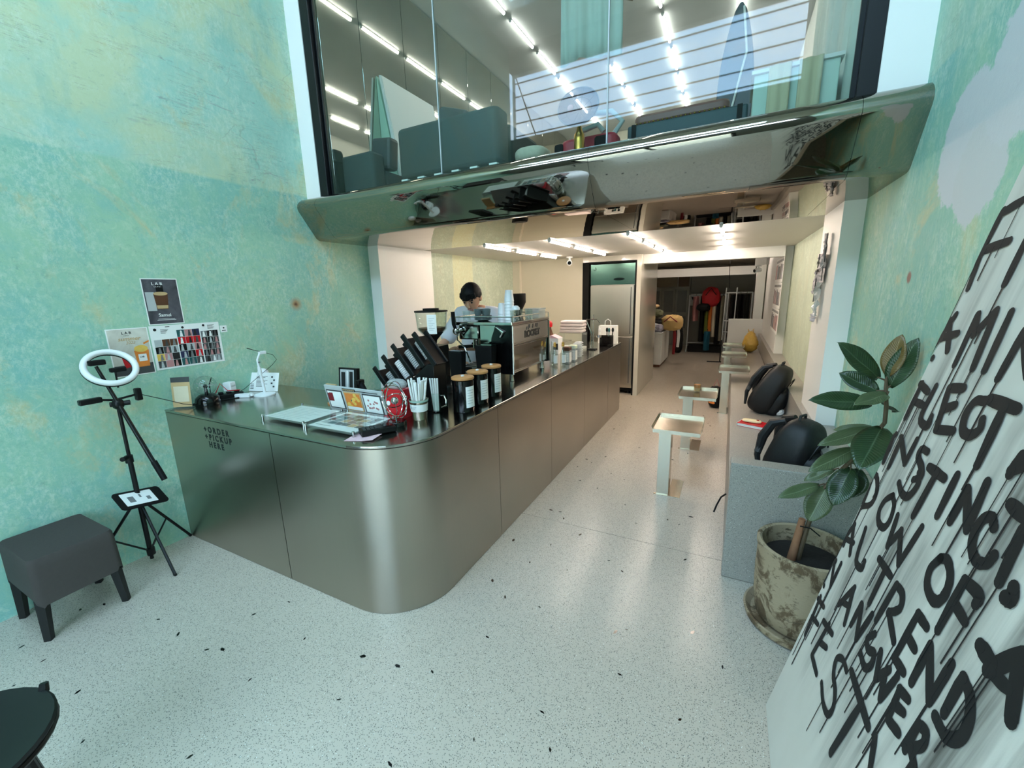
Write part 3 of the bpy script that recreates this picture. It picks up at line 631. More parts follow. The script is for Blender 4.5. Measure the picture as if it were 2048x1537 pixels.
MB().bx(-.05, .05, 0, .012, 0, .145, lean).build('back', M['kraft'], t, bevel=.002); MB().bx(-.05, .05, -.03, .06, 0, .012).build('foot', M['wood'], t)
t = thing('picture_frame', 'black picture frame with a black and white photo, by white pillar', 'picture frame', at(-2.375, 2.02), .05)
lean2 = Matrix.Rotation(-.12, 4, 'X'); PFm = lean2 @ frame((0, -.0005, 0), (1, 0, 0), (0, 0, 1))
fb = MB().bx(-.085, .085, 0, .03, 0, .22, lean2).build('frame', M['black'], t, bevel=.002); rect(MB(), PFm, -.068, .06, .012, .208, .001).build('photo', M['lgrey'], t)
mb = MB(); rect(mb, PFm, -.058, -.02, .06, .19, .0016); rect(mb, PFm, .018, .05, .05, .195, .0016); rect(mb, PFm, -.06, .05, .02, .07, .0014); mb.build('photo_dark_areas', M['ink'], t)
mb = MB(); blob(mb, PFm, -.002, .055, .042, .03, 20, .002); mb.build('photo_rim', M['kraft'], t); MB().prism([(-.004, .05), (.002, .05), (.004, .2), (-.006, .2)], 0, .0022, PFm).build('photo_stream', M['paper'], t)
t = thing('red_tin', 'bright red tin with plastic wrap on top, behind wire ornament', 'tin', at(-1.735, 1.83))
MB().prism(rounded(-.075, .075, -.05, .05, .012), 0, .165).build('body', M['red'], t, smooth=True); MB().prism(rounded(-.05, .08, -.045, .045, .012), .165, .172).build('lid', M['red'], t)
MB().ball((.01, 0, .197), (.062, .045, .03), 12, 8, e=.8).build('plastic_wrap', M['frost'], t); MB().cyl((-.02, -.053, .09), (-.02, -.049, .09), .014).build('badge', M['paper'], t)
t = thing('wire_ornament', 'silver wire hoop desk ornament on round black base', 'ornament', at(-1.605, 1.675))
MB().lathe([(.055, 0), (.055, .024), (.05, .03), (0, .031)], 28).build('base', M['blackgl'], t, smooth=True)
hc = Vector((0, 0, .145))
for k, (R_, tx, ty) in enumerate(((.105, PI / 2, 1.87), (.102, PI / 2 + .12, -.22), (.086, PI / 2 - .35, 1.55), (.05, PI / 2 + .5, .9))):
    mm = Matrix.Translation(hc) @ Matrix.Rotation(ty, 4, 'Z') @ Matrix.Rotation(tx, 4, 'X')
    hp = MB().tube([mm @ Vector((R_ * math.cos(2 * PI * i / 40), R_ * math.sin(2 * PI * i / 40), 0)) for i in range(40)], .0028, 6, closed=True).build('hoop', M['chrome'], t, smooth=True)
    MB().ball(mm @ Vector((R_, 0, 0)), .009, 12, 8).build('bead', M['chrome'], hp, smooth=True)
MB().ball(hc, .021, 16, 10).build('centre_ball', M['chrome'], t, smooth=True); MB().cyl((0, 0, .03), (0, 0, .052), .005).build('stem', M['chrome'], t); MB().tube([hc, hc + Vector((.01, 0, -.06)), (0, 0, .05)], .002, 5).build('pendulum_wire', M['chrome'], t)
# bucket of straws, glass mug, jug
t = thing('straw_bucket', 'small galvanised bucket with a pale band holding paper straws', 'bucket', at(-1.571, 1.832))
MB().lathe([(0, .004), (.040, 0), (.042, .004), (.052, .115), (.056, .12), (.052, .122), (.047, .115), (.038, .008), (0, .006)], 28).build('pail', M['alu'], t, smooth=True)
MB().lathe([(.0475, .052), (.0520, .095), (.0525, .095), (.0480, .052)], 28).build('paper_band', M['paper'], t, smooth=True); MB().lathe([(.0536, .108), (.0560, .120), (.0565, .120), (.0542, .108)], 28).build('rim', mat('mint_rim', (170, 200, 188), .4), t)
mb = MB(); BFm = frame((0, -.0518, .078), (1, 0, 0), (0, .06, 1)); blob(mb, BFm, -.016, 0, .007, .007)
for k in range(3): rect(mb, BFm, -.004, .022 - .004 * k, .005 - .006 * k, .007 - .006 * k)
mb.build('band_print', M['lgrey'], t)
def straw(base, tip, label, group, m=None):
    b = Vector(base); d = Vector(tip) - b
    o = MB().tube([(0, 0, 0), d], .0058, 7).build('paper_straw', m or M['paper'], loc=b); return tag(o, label, 'straw', group)
r = random.Random(9)
for k in range(22):
    a = 2 * PI * k / 22 + r.uniform(-.1, .1); q_ = math.sqrt(r.random()); q_ = .35 + .65 * q_
    straw((-1.571 + .028 * q_ * math.cos(a), 1.832 + .028 * q_ * math.sin(a), HC + .009), (-1.571 + .074 * q_ * math.cos(a) + .006, 1.832 + .066 * q_ * math.sin(a), HC + .232 + r.uniform(-.012, .012)), 'white paper straw standing in the galvanised bucket', 'paper straws in the bucket')
t = thing('glass_mug', 'clear glass mug with round handle behind the straw bucket', 'mug', at(-1.563, 1.985))
MB().lathe([(0, .006), (.032, .004), (.036, .006), (.038, .125), (.034, .125), (.032, .012), (0, .011)], 28).build('cup', M['clear'], t, smooth=True)
MB().tube([(.036, 0, .11), (.06, 0, .112), (.074, 0, .085), (.07, 0, .05), (.036, 0, .035)], .0055, 8).build('handle', M['chrome'], t, smooth=True)
for k in range(4): straw((-1.575 + .007 * k, 1.975 + .004 * k, HC + .0115), (-1.588 + .016 * k, 1.967 + .003 * k, HC + .215), 'long wrapped paper straw standing in the glass mug', 'wrapped straws in the mug')
t = thing('milk_jug', 'small steel jug with curved spout left of the straw bucket', 'jug', at(-1.672, 1.955))
MB().lathe([(0, .002), (.034, .0), (.038, .006), (.034, .07), (.03, .09), (.033, .1), (.031, .1), (.028, .09), (.03, .01), (0, .008)], 24).build('body', M['chrome'], t, smooth=True); MB().tube([(.03, 0, .08), (.05, .0, .105), (.045, 0, .13), (.03, 0, .14)], [.006, .006, .006, .012], 8).build('spout', M['chrome'], t, smooth=True)
# card terminal on pink slip
o = MB(); o.grid(lambda a, b: ((a - .5) * .15, (b - .5) * .11 * (1 - .3 * (a - .5)), .0015 + .010 * max(0, a - .6) ** 1.2 * 2), 8, 4)
pk = o.build('pink_slip', M['pink'], solid=.0008, loc=at(-1.625, 1.455)); pk.rotation_euler = (0, 0, .25); tag(pk, 'pink paper slip under the black card terminal at counter edge', 'paper slip')
t = thing('card_terminal', 'black card payment terminal by the rounded counter corner', 'card terminal', at(-1.612, 1.545, HC + .004), -.55)
MB().prism([(-.095, 0), (.085, 0), (.085, .026), (.03, .032), (-.095, .030)], -.04, .04, Matrix(((0, 0, 1, 0), (1, 0, 0, 0), (0, 1, 0, 0), (0, 0, 0, 1)))).build('body', M['black'], t, bevel=.004)
for i in range(3):
    for j in range(4): MB().box((-.022 + .022 * i, -.075 + .02 * j, .0325), (.015, .012, .004)).build('key', M['dgrey'], t)
MB().box((0, .045, .0335), (.058, .05, .002)).build('screen', M['blackgl'], t)
# ---- lid organiser
t = thing('lid_organiser', 'black slanted organiser rack filled with cup lids on counter', 'lid rack', (0, 2.05, 0))
XZ = Matrix(((1, 0, 0, 0), (0, 0, 1, 0), (0, 1, 0, 0), (0, 0, 0, 1)))
MB().prism([(-2.0, HC), (-1.57, HC), (-1.57, 1.235), (-1.62, 1.235), (-1.98, .95)], -.062, .062, XZ).build('body', M['black'], t, bevel=.004)
d_ = Vector((.150, 0, -.186)).normalized(); n_ = Vector((-d_.z, 0, d_.x)) * -1
for i, (x, z) in enumerate(((-1.706, 1.414), (-1.796, 1.399), (-1.885, 1.336), (-1.975, 1.262), (-2.06, 1.182))):
    F = frame((x, 0, z), d_, (0, 1, 0)); L = .235
    pl = MB().bx(0.02, L, -.05, .05, -.006, .006, F).build('divider', M['black'], t, bevel=.004)
    MB().bx(-.012, L, -.062, -.050, -.017, .017, F).build('rail', M['black'], pl, bevel=.004); MB().bx(-.012, L, .050, .062, -.017, .017, F).build('rail', M['black'], pl, bevel=.004)
    if i > 0:
        mm = F @ Matrix.Translation((.075, 0, .044)); mk = M['plastic'] if i == 3 else M['lgrey']
        s_ = MB()
        for k in range(10): s_.cyl(mm @ Vector((.013 * k, 0, 0)), mm @ Vector((.013 * k + .009, 0, 0)), .036, .033, 18)
        o = s_.build('lid_stack', mk, t, smooth=True); o['kind'] = 'stuff'
t = thing('hand_scanner', 'black hand scanner leaning at the low end of the lid rack', 'scanner', at(-2.17, 1.97))
MB().tube([(.06, 0, .012), (.045, 0, .05), (-.01, 0, .14)], [.022, .018, .02], 10).build('grip', M['blackm'], t, smooth=True); MB().box((.055, 0, .014), (.10, .07, .028)).build('head', M['tealgreen'], t, bevel=.006); MB().box((-.012, 0, .148), (.035, .05, .03)).build('trigger_end', M['black'], t, bevel=.006)
t = thing('tablet', 'dark teal tablet tilted below the lid rack', 'tablet', at(-1.80, 1.935), .1)
tl = Matrix.Rotation(.55, 4, 'X'); MB().prism(rounded(-.07, .07, 0, .085, .008), .0, .008, tl).build('body', M['blackm'], t); MB().prism(rounded(-.063, .063, .007, .078, .004), .008, .009, tl).build('screen', M['tealgreen'], t); MB().bx(-.05, .05, .03, .07, 0, .02).build('prop', M['black'], t)
# ---- left corner
t = thing('counter_sign', 'small tan counter sign in acrylic stand against the green wall', 'sign', at(-3.25, 1.40), math.radians(35))
ln = Matrix.Rotation(-.12, 4, 'X'); SF = ln @ frame((0, -.0005, 0), (1, 0, 0), (0, 0, 1))
MB().bx(-.062, .062, 0, .004, 0, .215, ln).build('acrylic', M['acrylic'], t); MB().bx(-.062, .062, -.05, .05, 0, .004).build('foot', M['acrylic'], t)
rect(MB(), SF, -.058, .058, .01, .178, .0015).build('card', M['kraft'], t); rect(MB(), SF, -.058, .058, .178, .212, .0016).build('card_header', M['dgrey'], t); rect(MB(), SF, -.045, .045, .045, .15, .002).build('pale_panel', mat('pale_tan', (214, 200, 172), .6), t)
t = thing('plasma_globe', 'clear plasma globe lamp on a black base near the counter sign', 'lamp', at(-3.205, 1.535))
MB().lathe([(.075, 0), (.078, .02), (.07, .05), (.045, .072), (0, .074)], 28).build('base', M['blackgl'], t, smooth=True); MB().ball((0, 0, .135), .068, 24, 16).build('globe', M['clear'], t, smooth=True); MB().cyl((0, 0, .072), (0, 0, .12), .012, .008).ball((0, 0, .128), .014, 12, 8).build('electrode', M['black'], t, smooth=True)
for k in range(9):
    a = 2.4 * k; MB().tube([(0, 0, .128), (.03 * math.cos(a), .03 * math.sin(a), .135 + .03 * math.sin(k)), (.06 * math.cos(a + .3), .06 * math.sin(a + .3), .135 + .02 * math.sin(2 * k))], .0012, 4).build('filament', M['lgrey'], t)
t = thing('power_strip', 'black power strip tangled with leads behind the plasma globe', 'power strip', at(-3.27, 1.68), 1.25)
MB().prism(rounded(-.10, .12, -.03, .03, .01), 0, .035).build('body', M['black'], t, bevel=.004)
for k in range(4): MB().box((-.07 + .05 * k, 0, .042), (.03, .035, .016)).build('plug', M['blackm'], t, bevel=.004)
MB().tube([(-.05, .0, .05), (-.02, -.03, .12), (.02, -.03, .06), (.10, -.02, .05)], .003, 6).build('lead', M['red'], t); MB().tube([(-.08, -.0, .05), (-.08, -.005, .12), (-.06, -.01, .17)], .004, 6).build('lead', M['black'], t); MB().tube([(-.10, 0, .02), (-.2, -.05, .004), (-.17, -.09, .004), (-.02, -.07, .004), (.15, -.06, .004)], .004, 6).build('lead', M['black'], t)
t = thing('power_adapter', 'white cube power adapter plugged upright on the power strip', 'adapter', (-3.27, 1.725, HC + .050), .4); MB().prism(rounded(-.03, .03, -.03, .03, .008), 0, .065).build('body', M['plastic'], t, bevel=.003); rect(MB(), frame((.0305, -.02, .03), (0, 1, 0), (0, 0, 1)), 0, .04, 0, .012).build('print', M['lgrey'], t)
t = thing('white_charger', 'flat white charger brick lying in front of the power strip', 'charger', at(-3.18, 1.765), .5); MB().prism(rounded(-.055, .055, -.028, .028, .01), 0, .026).build('body', M['plastic'], t, bevel=.004); MB().box((.062, 0, .013), (.02, .025, .014)).build('plug', M['plastic'], t, bevel=.002); rect(MB(), Matrix.Identity(4), -.02, .0, -.012, .012, .0008, .026).build('button', M['lgrey'], t)
t = thing('microphone_stand', 'white round-based microphone stand with thin black mic on counter', 'stand', at(-3.09, 1.87))
MB().lathe([(.072, 0), (.072, .008), (.05, .014), (.012, .018), (0, .018)], 30).build('base', M['plastic'], t, smooth=True)
MB().tube([(0, 0, .015), (0, -.004, .10), (-.004, -.008, .17)], [.010, .011, .008], 12).tube([(-.004, -.008, .16), (-.006, -.01, .215)], [.014, .012], 12).tube([(-.006, -.01, .21), (-.006, -.014, .27), (-.006, .005, .305), (-.006, .012, .315)], .0075, 10).build('pole', M['plastic'], t, smooth=True)
MB().box((-.006, .03, .318), (.025, .05, .022)).build('clip', M['plastic'], t, bevel=.003); MB().cyl((-.006, -.01, .252), (.012, -.01, .252), .006).build('screw', M['grey'], t)
MB().tube([(-.006, -.075, .365), (-.006, -.03, .345), (-.006, .05, .315)], [.0035, .0022, .0022], 6).build('microphone', M['black'], t)
MB().tube([(-.006, .05, .315), (-.006, .11, .29), (-.006, .135, .25), (-.02, .10, .21), (-.06, .0, .13), (-.09, -.09, .06), (-.12, -.11, .04)], .0018, 5).build('cable', M['black'], t)
t = thing('leaflet', 'folded white printed leaflet standing behind the microphone stand', 'leaflet', at(-3.235, 1.93), .28)
l1 = Matrix.Rotation(-.3, 4, 'X')
MB().bx(-.115, .075, 0, .0015, .003, .15, l1).bx(.075, .15, 0.0, .0015, .003, .15, Matrix.Translation((.0, 0, 0)) @ l1).build('sheet', M['paper'], t); LF = l1 @ frame((0, -.0006, 0), (1, 0, 0), (0, 0, 1)); mb = MB()
for k in range(9): rect(mb, LF, -.05, .05 - .02 * (k % 3), .118 - .010 * k, .1215 - .010 * k)
for k in range(4): rect(mb, LF, .082 + .02 * (k % 2), .098 + .02 * (k % 2), .11 - .025 * k, .122 - .025 * k); rect(mb, LF, -.1, -.07, .02 + .012 * k, .024 + .012 * k)
mb.build('print', M['dgrey'], t)
t = thing('globe_bulb', 'white ball lamp peeking out behind the folded leaflet', 'lamp', at(-3.28, 1.995)); MB().ball((0, 0, .13), .042, 20, 12).build('globe', M['plastic'], t, smooth=True); MB().lathe([(.035, 0), (.035, .02), (.018, .03), (.018, .095), (0, .096)], 20).build('foot', M['lgrey'], t, smooth=True)
# ---------------------------------------------------------------- coffee bar along the long leg
def canister(y, x, label, proto=[None]):
    if proto[0] is None:
        t = thing('canister', label, 'canister', at(x, y), 0, 'black canisters with bamboo lids')
        MB().lathe([(0, 0), (.064, 0), (.067, .004), (.067, .195), (.062, .2), (0, .2)], 36).build('body', M['blackgl'], t, smooth=True)
        ld = MB().lathe([(0, .2), (.069, .2), (.070, .203), (.070, .212), (.066, .215), (0, .215)], 36).build('lid', M['wood'], t, smooth=True)
        MB().lathe([(0, .215), (.010, .215), (.012, .222), (0, .226)], 14).build('lid_knob', M['plastic'], ld, smooth=True)
        MB().lathe([(.0675, .03), (.0678, .03), (.0678, .16), (.0675, .16)], 10, None, -.75, .30).build('paper_label', M['paper'], t, smooth=True)
        for k in range(6): MB().lathe([(.0679, .135 - .016 * k), (.0681, .135 - .016 * k), (.0681, .138 - .016 * k), (.0679, .138 - .016 * k)], 6, None, -.6, .15 - .1 * (k % 3)).build('label_print', M['lgrey'], t)
        proto[0] = t; return t
    return place(copy_tree(proto[0]), at(x, y), 0, label)
canister(2.085, -1.43, 'black canister with bamboo lid, nearest of the three')
canister(2.285, -1.448, 'black canister with bamboo lid, middle of the three')
canister(2.50, -1.468, 'black canister with bamboo lid, beside the espresso machine')
# front grinder
t = thing('coffee_grinder', 'black coffee grinder with clear bean hopper behind the lid rack', 'grinder', at(-2.16, 2.75), 0)
# stands on its own back shelf
MB().prism(rounded(-.10, .10, -.11, .11, .02), 0, .03).prism([(-.085, -.06), (.085, -.06), (.085, .10), (-.085, .10)], .03, .27).prism(rounded(-.095, .095, -.10, .10, .03), .235, .30).build('body', M['black'], t, smooth=True)
MB().tube([(0, 0, .30), (0, 0, .345), (0, 0, .41)], [.035, .045, .11], 4).build('collar', M['blackm'], t)
MB().lathe([(.05, .36), (.118, .43), (.128, .57), (.124, .57), (.114, .433), (.046, .365)], 32).build('hopper', M['clear'], t, smooth=True)
MB().lathe([(0, .385), (.06, .385), (.105, .428), (.109, .445), (.06, .45), (0, .44)], 28).build('coffee_beans', M['brown'], t, smooth=True)
MB().lathe([(0, .571), (.134, .571), (.134, .582), (.05, .584), (.065, .586), (.065, .60), (0, .60)], 32).build('hopper_lid', M['blackm'], t, smooth=True)
pl_ = frame((.055, -.128, .405), (.93, .36, 0), (0, 0, 1)); rect(MB(), pl_, 0, .075, 0, .15, .0008).build('paper_label', M['paper'], t); mb = MB()
for k in range(8): rect(mb, pl_, .012, .06 - .012 * (k % 3), .12 - .013 * k, .123 - .013 * k, .0012)
mb.build('label_print', M['lgrey'], t)
sf = frame((.03, -.1015, .225), (1, 0, 0), (0, 0, 1)); MB().prism([(0, .03), (.025, .06), (.05, .03), (.043, -.02), (.025, -.04), (.007, -.02)], 0, .002, sf).build('shield_emblem', M['red'], t); MB().prism([(.012, .022), (.025, .04), (.038, .022), (.03, -.012), (.02, -.02)], 0, .003, sf).build('shield_emblem_centre', M['paper'], t)
MB().box((0, -.085, .19), (.03, .06, .03)).build('spout', M['black'], t); MB().tube([(-.04, -.07, .13), (-.04, -.12, .13), (.04, -.12, .13), (.04, -.07, .13)], .006, 6).build('portafilter_fork', M['chrome'], t)
o = MB().bx(-2.55, -2.065, 2.45, 6.0, .86, .90).bx(-2.55, -2.52, 2.45, 6.0, 0, .86).bx(-2.55, -2.065, 2.45, 2.48, 0, .86)
t2 = thing('back_workbench', 'dark back workbench behind the steel counter under grinder', 'workbench', (0, 0, 0)); o = MB().bx(-2.40, -2.065, 2.30, 3.0, .90, HC).build('worktop', M['steeltop'], t2); MB().bx(-2.38, -2.07, 2.32, 2.98, 0, .90).build('cabinet', M['dgrey'], t2)
t = thing('water_dispenser', 'slim white and black dispenser box beside the canisters', 'dispenser', at(-1.90, 2.47))
MB().bx(-.03, .03, -.04, .04, 0, .19).build('body', M['plastic'], t, bevel=.006); rect(MB(), frame((-.018, -.0405, .03), (1, 0, 0), (0, 0, 1)), 0, .036, 0, .11, .001).build('panel', M['blackgl'], t); MB().lathe([(0, 0), (.035, 0), (.04, .03), (.03, .05), (0, .052)], 18, Matrix.Translation((.085, -.02, 0))).build('knob', M['black'], t, smooth=True)
for (x, y, h0, w, lb) in ((-1.89, 2.70, .265, .068, 'tall black tapered knock bin left of the espresso machine'), (-1.715, 2.845, .30, .085, 'wide black knock bin against the espresso machine side')):
    t = thing('knock_bin', lb, 'bin', at(x, y)); MB().tube([(0, 0, 0), (0, 0, h0)], [w * 1.05, w * 1.30], 4, M=Matrix.Diagonal((1, .55, 1, 1)) @ Matrix.Rotation(PI / 4, 4, 'Z')).build('body', M['blackm'], t, bevel=.006); MB().box((0, 0, h0 + .003), (w * 1.8, w * 1.0, .008)).build('rim', M['blackgl'], t, bevel=.002)
# espresso machine
t = thing('espresso_machine', 'large chrome espresso machine with black side panels on counter', 'espresso machine', at(-1.77, 3.28)); X1, Y0, Y1 = .255, -.35, .39
MB().bx(-.06, X1 - .03, Y0 + .03, Y1 - .03, .10, .45).build('body', M['chrome'], t)
MB().bx(-.27, X1 - .02, Y0 + .01, Y1 - .01, .062, .10).build('drip_tray_base', M['chrome'], t, bevel=.004)
for k in range(12): MB().bx(-.26, -.07, Y0 + .05 + .053 * k, Y0 + .065 + .053 * k, .10, .106).build('tray_slat', M['alu'], t)
MB().bx(-.285, X1 + .005, Y0 - .012, Y1 + .012, .452, .478).build('top_tray', M['chrome'], t, bevel=.006)
MB().bx(-.27, -.07, Y0 + .02, Y1 - .02, .33, .452).build('group_head_cover', M['chrome'], t, bevel=.012)
FE = frame((X1 - .03, 0, 0), (0, 1, 0), (0, 0, 1))
MB().prism(rounded(Y0 + .012, Y1 - .012, .30, .45, .01), 0, .032, FE).build('upper_panel', M['chrome'], t, bevel=.003)
MB().prism(rounded(Y0 + .012, Y1 - .012, .075, .288, .02), 0, .022, FE).build('lower_panel', M['chrome'], t, bevel=.008, smooth=True)
MB().bx(X1 - .02, X1 + .004, Y0 + .012, Y1 - .012, .288, .300).build('panel_rail', M['chrome'], t)
text('ROCKET', .074, M['ink'], frame((X1 + .0022, -.135, .340), (0, 1, 0), (0, 0, 1)), t, 'lettering', bold=.004, space=.95, depth=.004, sx=1.12)
mb = MB(); FU = frame((X1 + .0022, 0, 0), (0, 1, 0), (0, 0, 1))
for a, b, c, d in ((-.1, -.085, .40, .425), (-.06, -.05, .40, .44), (-.04, -.03, .41, .44), (.02, .035, .405, .44), (.08, .095, .41, .44), (.11, .125, .405, .44)): mb.prism([(a, c), (b, c), (b + .01, d), (a + .01, d)], 0, .002, FU)
mb.build('silver_emblem', M['dgrey'], t)
for sy, nm in ((Y0, -1), (Y1, 1)):   # bell shaped black wings
    pr = [(X1 - .005, .06), (X1 - .005, .455), (.10, .455), (.085, .41), (.06, .35), (.05, .26), (.06, .16), (.04, .06)]
    MB().prism(pr, 0, .022, frame((0, sy + (.022 if nm < 0 else 0), 0), (1, 0, 0), (0, 0, 1))).build('side_panel', M['blackgl'], t, bevel=.004)
    MB().tube([(X1 + .002, sy, .062), (X1 + .002, sy, .45)], .009, 8).build('corner_trim', M['chrome'], t); MB().tube([(.11, sy - .006 * -nm, .44), (.18, sy + .012 * nm, .40), (.15, sy + .012 * nm, .36)], [.006, .016, .008], 8).build('side_handle', M['chrome'], t, smooth=True)
for sx in (-.2, X1 - .035):
    for sy in (Y0 + .03, Y1 - .08): MB().lathe([(.016, 0), (.024, .003), (.016, .055), (.018, .064), (0, .064)], 18, Matrix.Translation((sx, sy, 0))).build('foot', M['chrome'], t, smooth=True)
for sy in (-.2, .02):
    MB().cyl((-.17, sy, .33), (-.17, sy, .27), .036).build('group_head', M['chrome'], t, smooth=True); pf = MB().cyl((-.17, sy, .275), (-.17, sy, .245), .04).build('portafilter', M['chrome'], t, smooth=True); MB().tube([(-.20, sy, .26), (-.36, sy, .245)], [.012, .016], 10).build('portafilter_handle', M['blackm'], pf, smooth=True)
MB().ball((-.262, Y0 - .025, .405), .032, 16, 10).cyl((-.262, Y0 - .02, .405), (-.262, Y0 + .05, .405), .02).build('lever_joint', M['chrome'], t, smooth=True); MB().tube([(-.262, Y0 - .03, .415), (-.268, Y0 - .045, .46), (-.268, Y0 - .05, .565)], [.012, .016, .017], 12).build('lever_handle', M['blackm'], t, smooth=True)
MB().tube([(-.27, Y0 - .0, .40), (-.25, Y0 - .03, .33), (-.18, Y0 - .03, .27), (-.13, Y0 - .03, .15)], .006, 8).build('steam_wand', M['chrome'], t, smooth=True)
for yy in (Y0, Y1): MB().tube([(-.28, yy, .52), (X1, yy, .52)], .005, 6).build('cup_rail', M['chrome'], t)
for xx in (-.28, X1): MB().tube([(xx, Y0, .52), (xx, Y1, .52)], .005, 6).build('cup_rail', M['chrome'], t)
for xx in (-.28, X1):
    for yy in (Y0, 0.02, Y1): MB().cyl((xx, yy, .478), (xx, yy, .522), .005).build('rail_post', M['chrome'], t)
MTOP = HC + .4785
# things on top of the machine
cupm = M['plastic']
def paper_cup(z, x, y, label, grp): 
    o = MB().lathe([(0, .0), (.041, 0), (.0425, .004), (.041, .007), (.0305, .094), (0, .096)], 28).build('paper_cup', cupm, smooth=True, loc=(x, y, z)); return tag(o, label, 'cup', grp)
words = ['bottom', 'second from bottom', 'third from bottom', 'fourth from bottom', 'fifth from bottom', 'sixth from bottom', 'top']
for k in range(7): 
    o = paper_cup(MTOP + .026 * k, -1.668, 3.18, 'white paper cup, %s of the tall upside-down stack' % words[k], 'tall stack of paper cups')
MTT = MTOP
for k in range(3): paper_cup(MTOP + .024 * k, -1.775, 3.25, 'white paper cup, %s of the short stack behind the tall one' % ('bottom', 'middle', 'top')[k], 'short stack of paper cups')
def saucer(z, x, y, r, label):
    o = MB().lathe([(0, 0), (r * .55, 0), (r, .012), (r, .016), (r * .5, .006), (0, .006)], 30).build('saucer', mat('grey_glaze', (88, 100, 100), .12, var=.3, vs=60) if 'grey_glaze' not in bpy.data.materials else bpy.data.materials['grey_glaze'], smooth=True, loc=(x, y, z)); return tag(o, label, 'saucer', 'grey saucers on the machine')
for k in range(5): saucer(MTOP + .007 * k, -1.875, 3.09, .075, 'dark grey glazed saucer, %s of stack on the espresso machine' % words[k].replace('fifth from bottom', 'top'))
for k, (dx, dy) in enumerate(((-.03, -.03), (.045, -.015), (.0, .04))):
    t = thing('espresso_cup', 'dark glazed cup on saucer stack, %s' % ('nearest the lever', 'nearest the paper cups', 'at the back')[k], 'cup', (-1.875 + dx, 3.09 + dy, MTOP + .0445), 2.1 * k, 'dark glazed cups on the saucers')
    MB().lathe([(0, 0), (.026, 0), (.034, .03), (.035, .055), (.032, .055), (.024, .006), (0, .005)], 24).build('bowl', bpy.data.materials['grey_glaze'], t, smooth=True); MB().tube([(.032, 0, .045), (.05, 0, .042), (.048, 0, .02), (.03, 0, .014)], .004, 6).build('handle', bpy.data.materials['grey_glaze'], t, smooth=True)
gp = None
for k, (x, y, lb) in enumerate(((-1.995, 3.02, 'at the lever end'), (-1.565, 3.07, 'right of the tall paper cups'), (-1.60, 3.20, 'in the middle right'), (-1.56, 3.33, 'in the second row right'), (-1.66, 3.36, 'behind the paper cups'))):
    if gp is None:
        gp = thing('glass_tumbler', '', 'glass', (0, 0, 0)); MB().lathe([(0, .004), (.030, .0), (.033, .004), (.036, .085), (.0335, .085), (.030, .012), (0, .011)], 24).build('tumbler', M['clear'], gp, smooth=True); t = gp
    else: t = copy_tree(gp)
    place(t, (x, y, MTOP), 0, 'clear glass tumbler on the espresso machine top, ' + lb, 'glass tumblers on the machine')
t = thing('white_mug', 'white china cup upside down on the espresso machine top', 'cup', (-1.585, 3.135, MTOP + .087)); MB().lathe([(.033, 0), (.036, .003), (.033, .02), (.018, .034), (0, .036)], 24).build('bowl', M['plastic'], t, smooth=True)
t = thing('napkin_box', 'frosted plastic box at the far end of the espresso machine top', 'box', (-1.58, 3.52, MTOP)); MB().prism(rounded(-.07, .07, -.08, .08, .015), 0, .075).build('body', M['frost'], t, smooth=True, bevel=.008); MB().prism(rounded(-.074, .074, -.084, .084, .015), .075, .085).build('lid', M['frost'], t, smooth=True)
# rear grinder
t = thing('coffee_grinder', 'black coffee grinder with funnel top behind the paper cup stack', 'grinder', (-2.09, 4.2, HC)); MB().prism(rounded(-.08, .08, -.09, .09, .02), 0, .46).build('body', M['black'], t, smooth=True); MB().lathe([(.03, .46), (.045, .52), (.085, .60), (.085, .69), (.08, .695), (0, .695)], 28).build('hopper', M['blackm'], t, smooth=True); MB().box((0, -.11, .3), (.03, .05, .03)).build('spout', M['chrome'], t)
o = thing('side_workbench', 'dark rear workbench behind the counter under the second grinder', 'workbench', (0, 0, 0)); MB().bx(-2.40, -2.065, 4.0, 5.9, .90, HC).build('worktop', M['steeltop'], o); MB().bx(-2.38, -2.07, 4.02, 5.88, 0, .90).build('cabinet', M['dgrey'], o)
# bottles past the machine
def bottle(x, y, cap, label, h=.185, r=.027, lab=True):
    t = thing('bottle', label, 'bottle', at(x, y), 0, 'bottles past the espresso machine')
    MB().lathe([(0, .004), (r - .002, 0), (r, .005), (r, h * .62), (r * .45, h * .84), (r * .45, h), (r * .36, h), (r * .36, h * .85), (r - .004, h * .6), (r - .004, .01), (0, .009)], 20).build('glass_body', M['clear'], t, smooth=True)
    MB().lathe([(0, h), (r * .52, h), (r * .5, h + .03), (r * .3, h + .045), (0, h + .046)], 14).build('cap', cap, t, smooth=True)
    if lab: MB().lathe([(r + .0004, .03), (r + .0008, .03), (r + .0008, h * .58), (r + .0004, h * .58)], 10, None, -1.6, .7).build('paper_label', M['paper'], t, smooth=True)
bottle(-1.475, 3.73, M['gold'], 'slim clear bottle with brass pourer nearest the espresso machine'); bottle(-1.415, 3.79, M['gold'], 'slim clear bottle with brass pourer at the counter edge'); bottle(-1.53, 3.80, M['paper'], 'slim clear bottle with white pump cap at back')
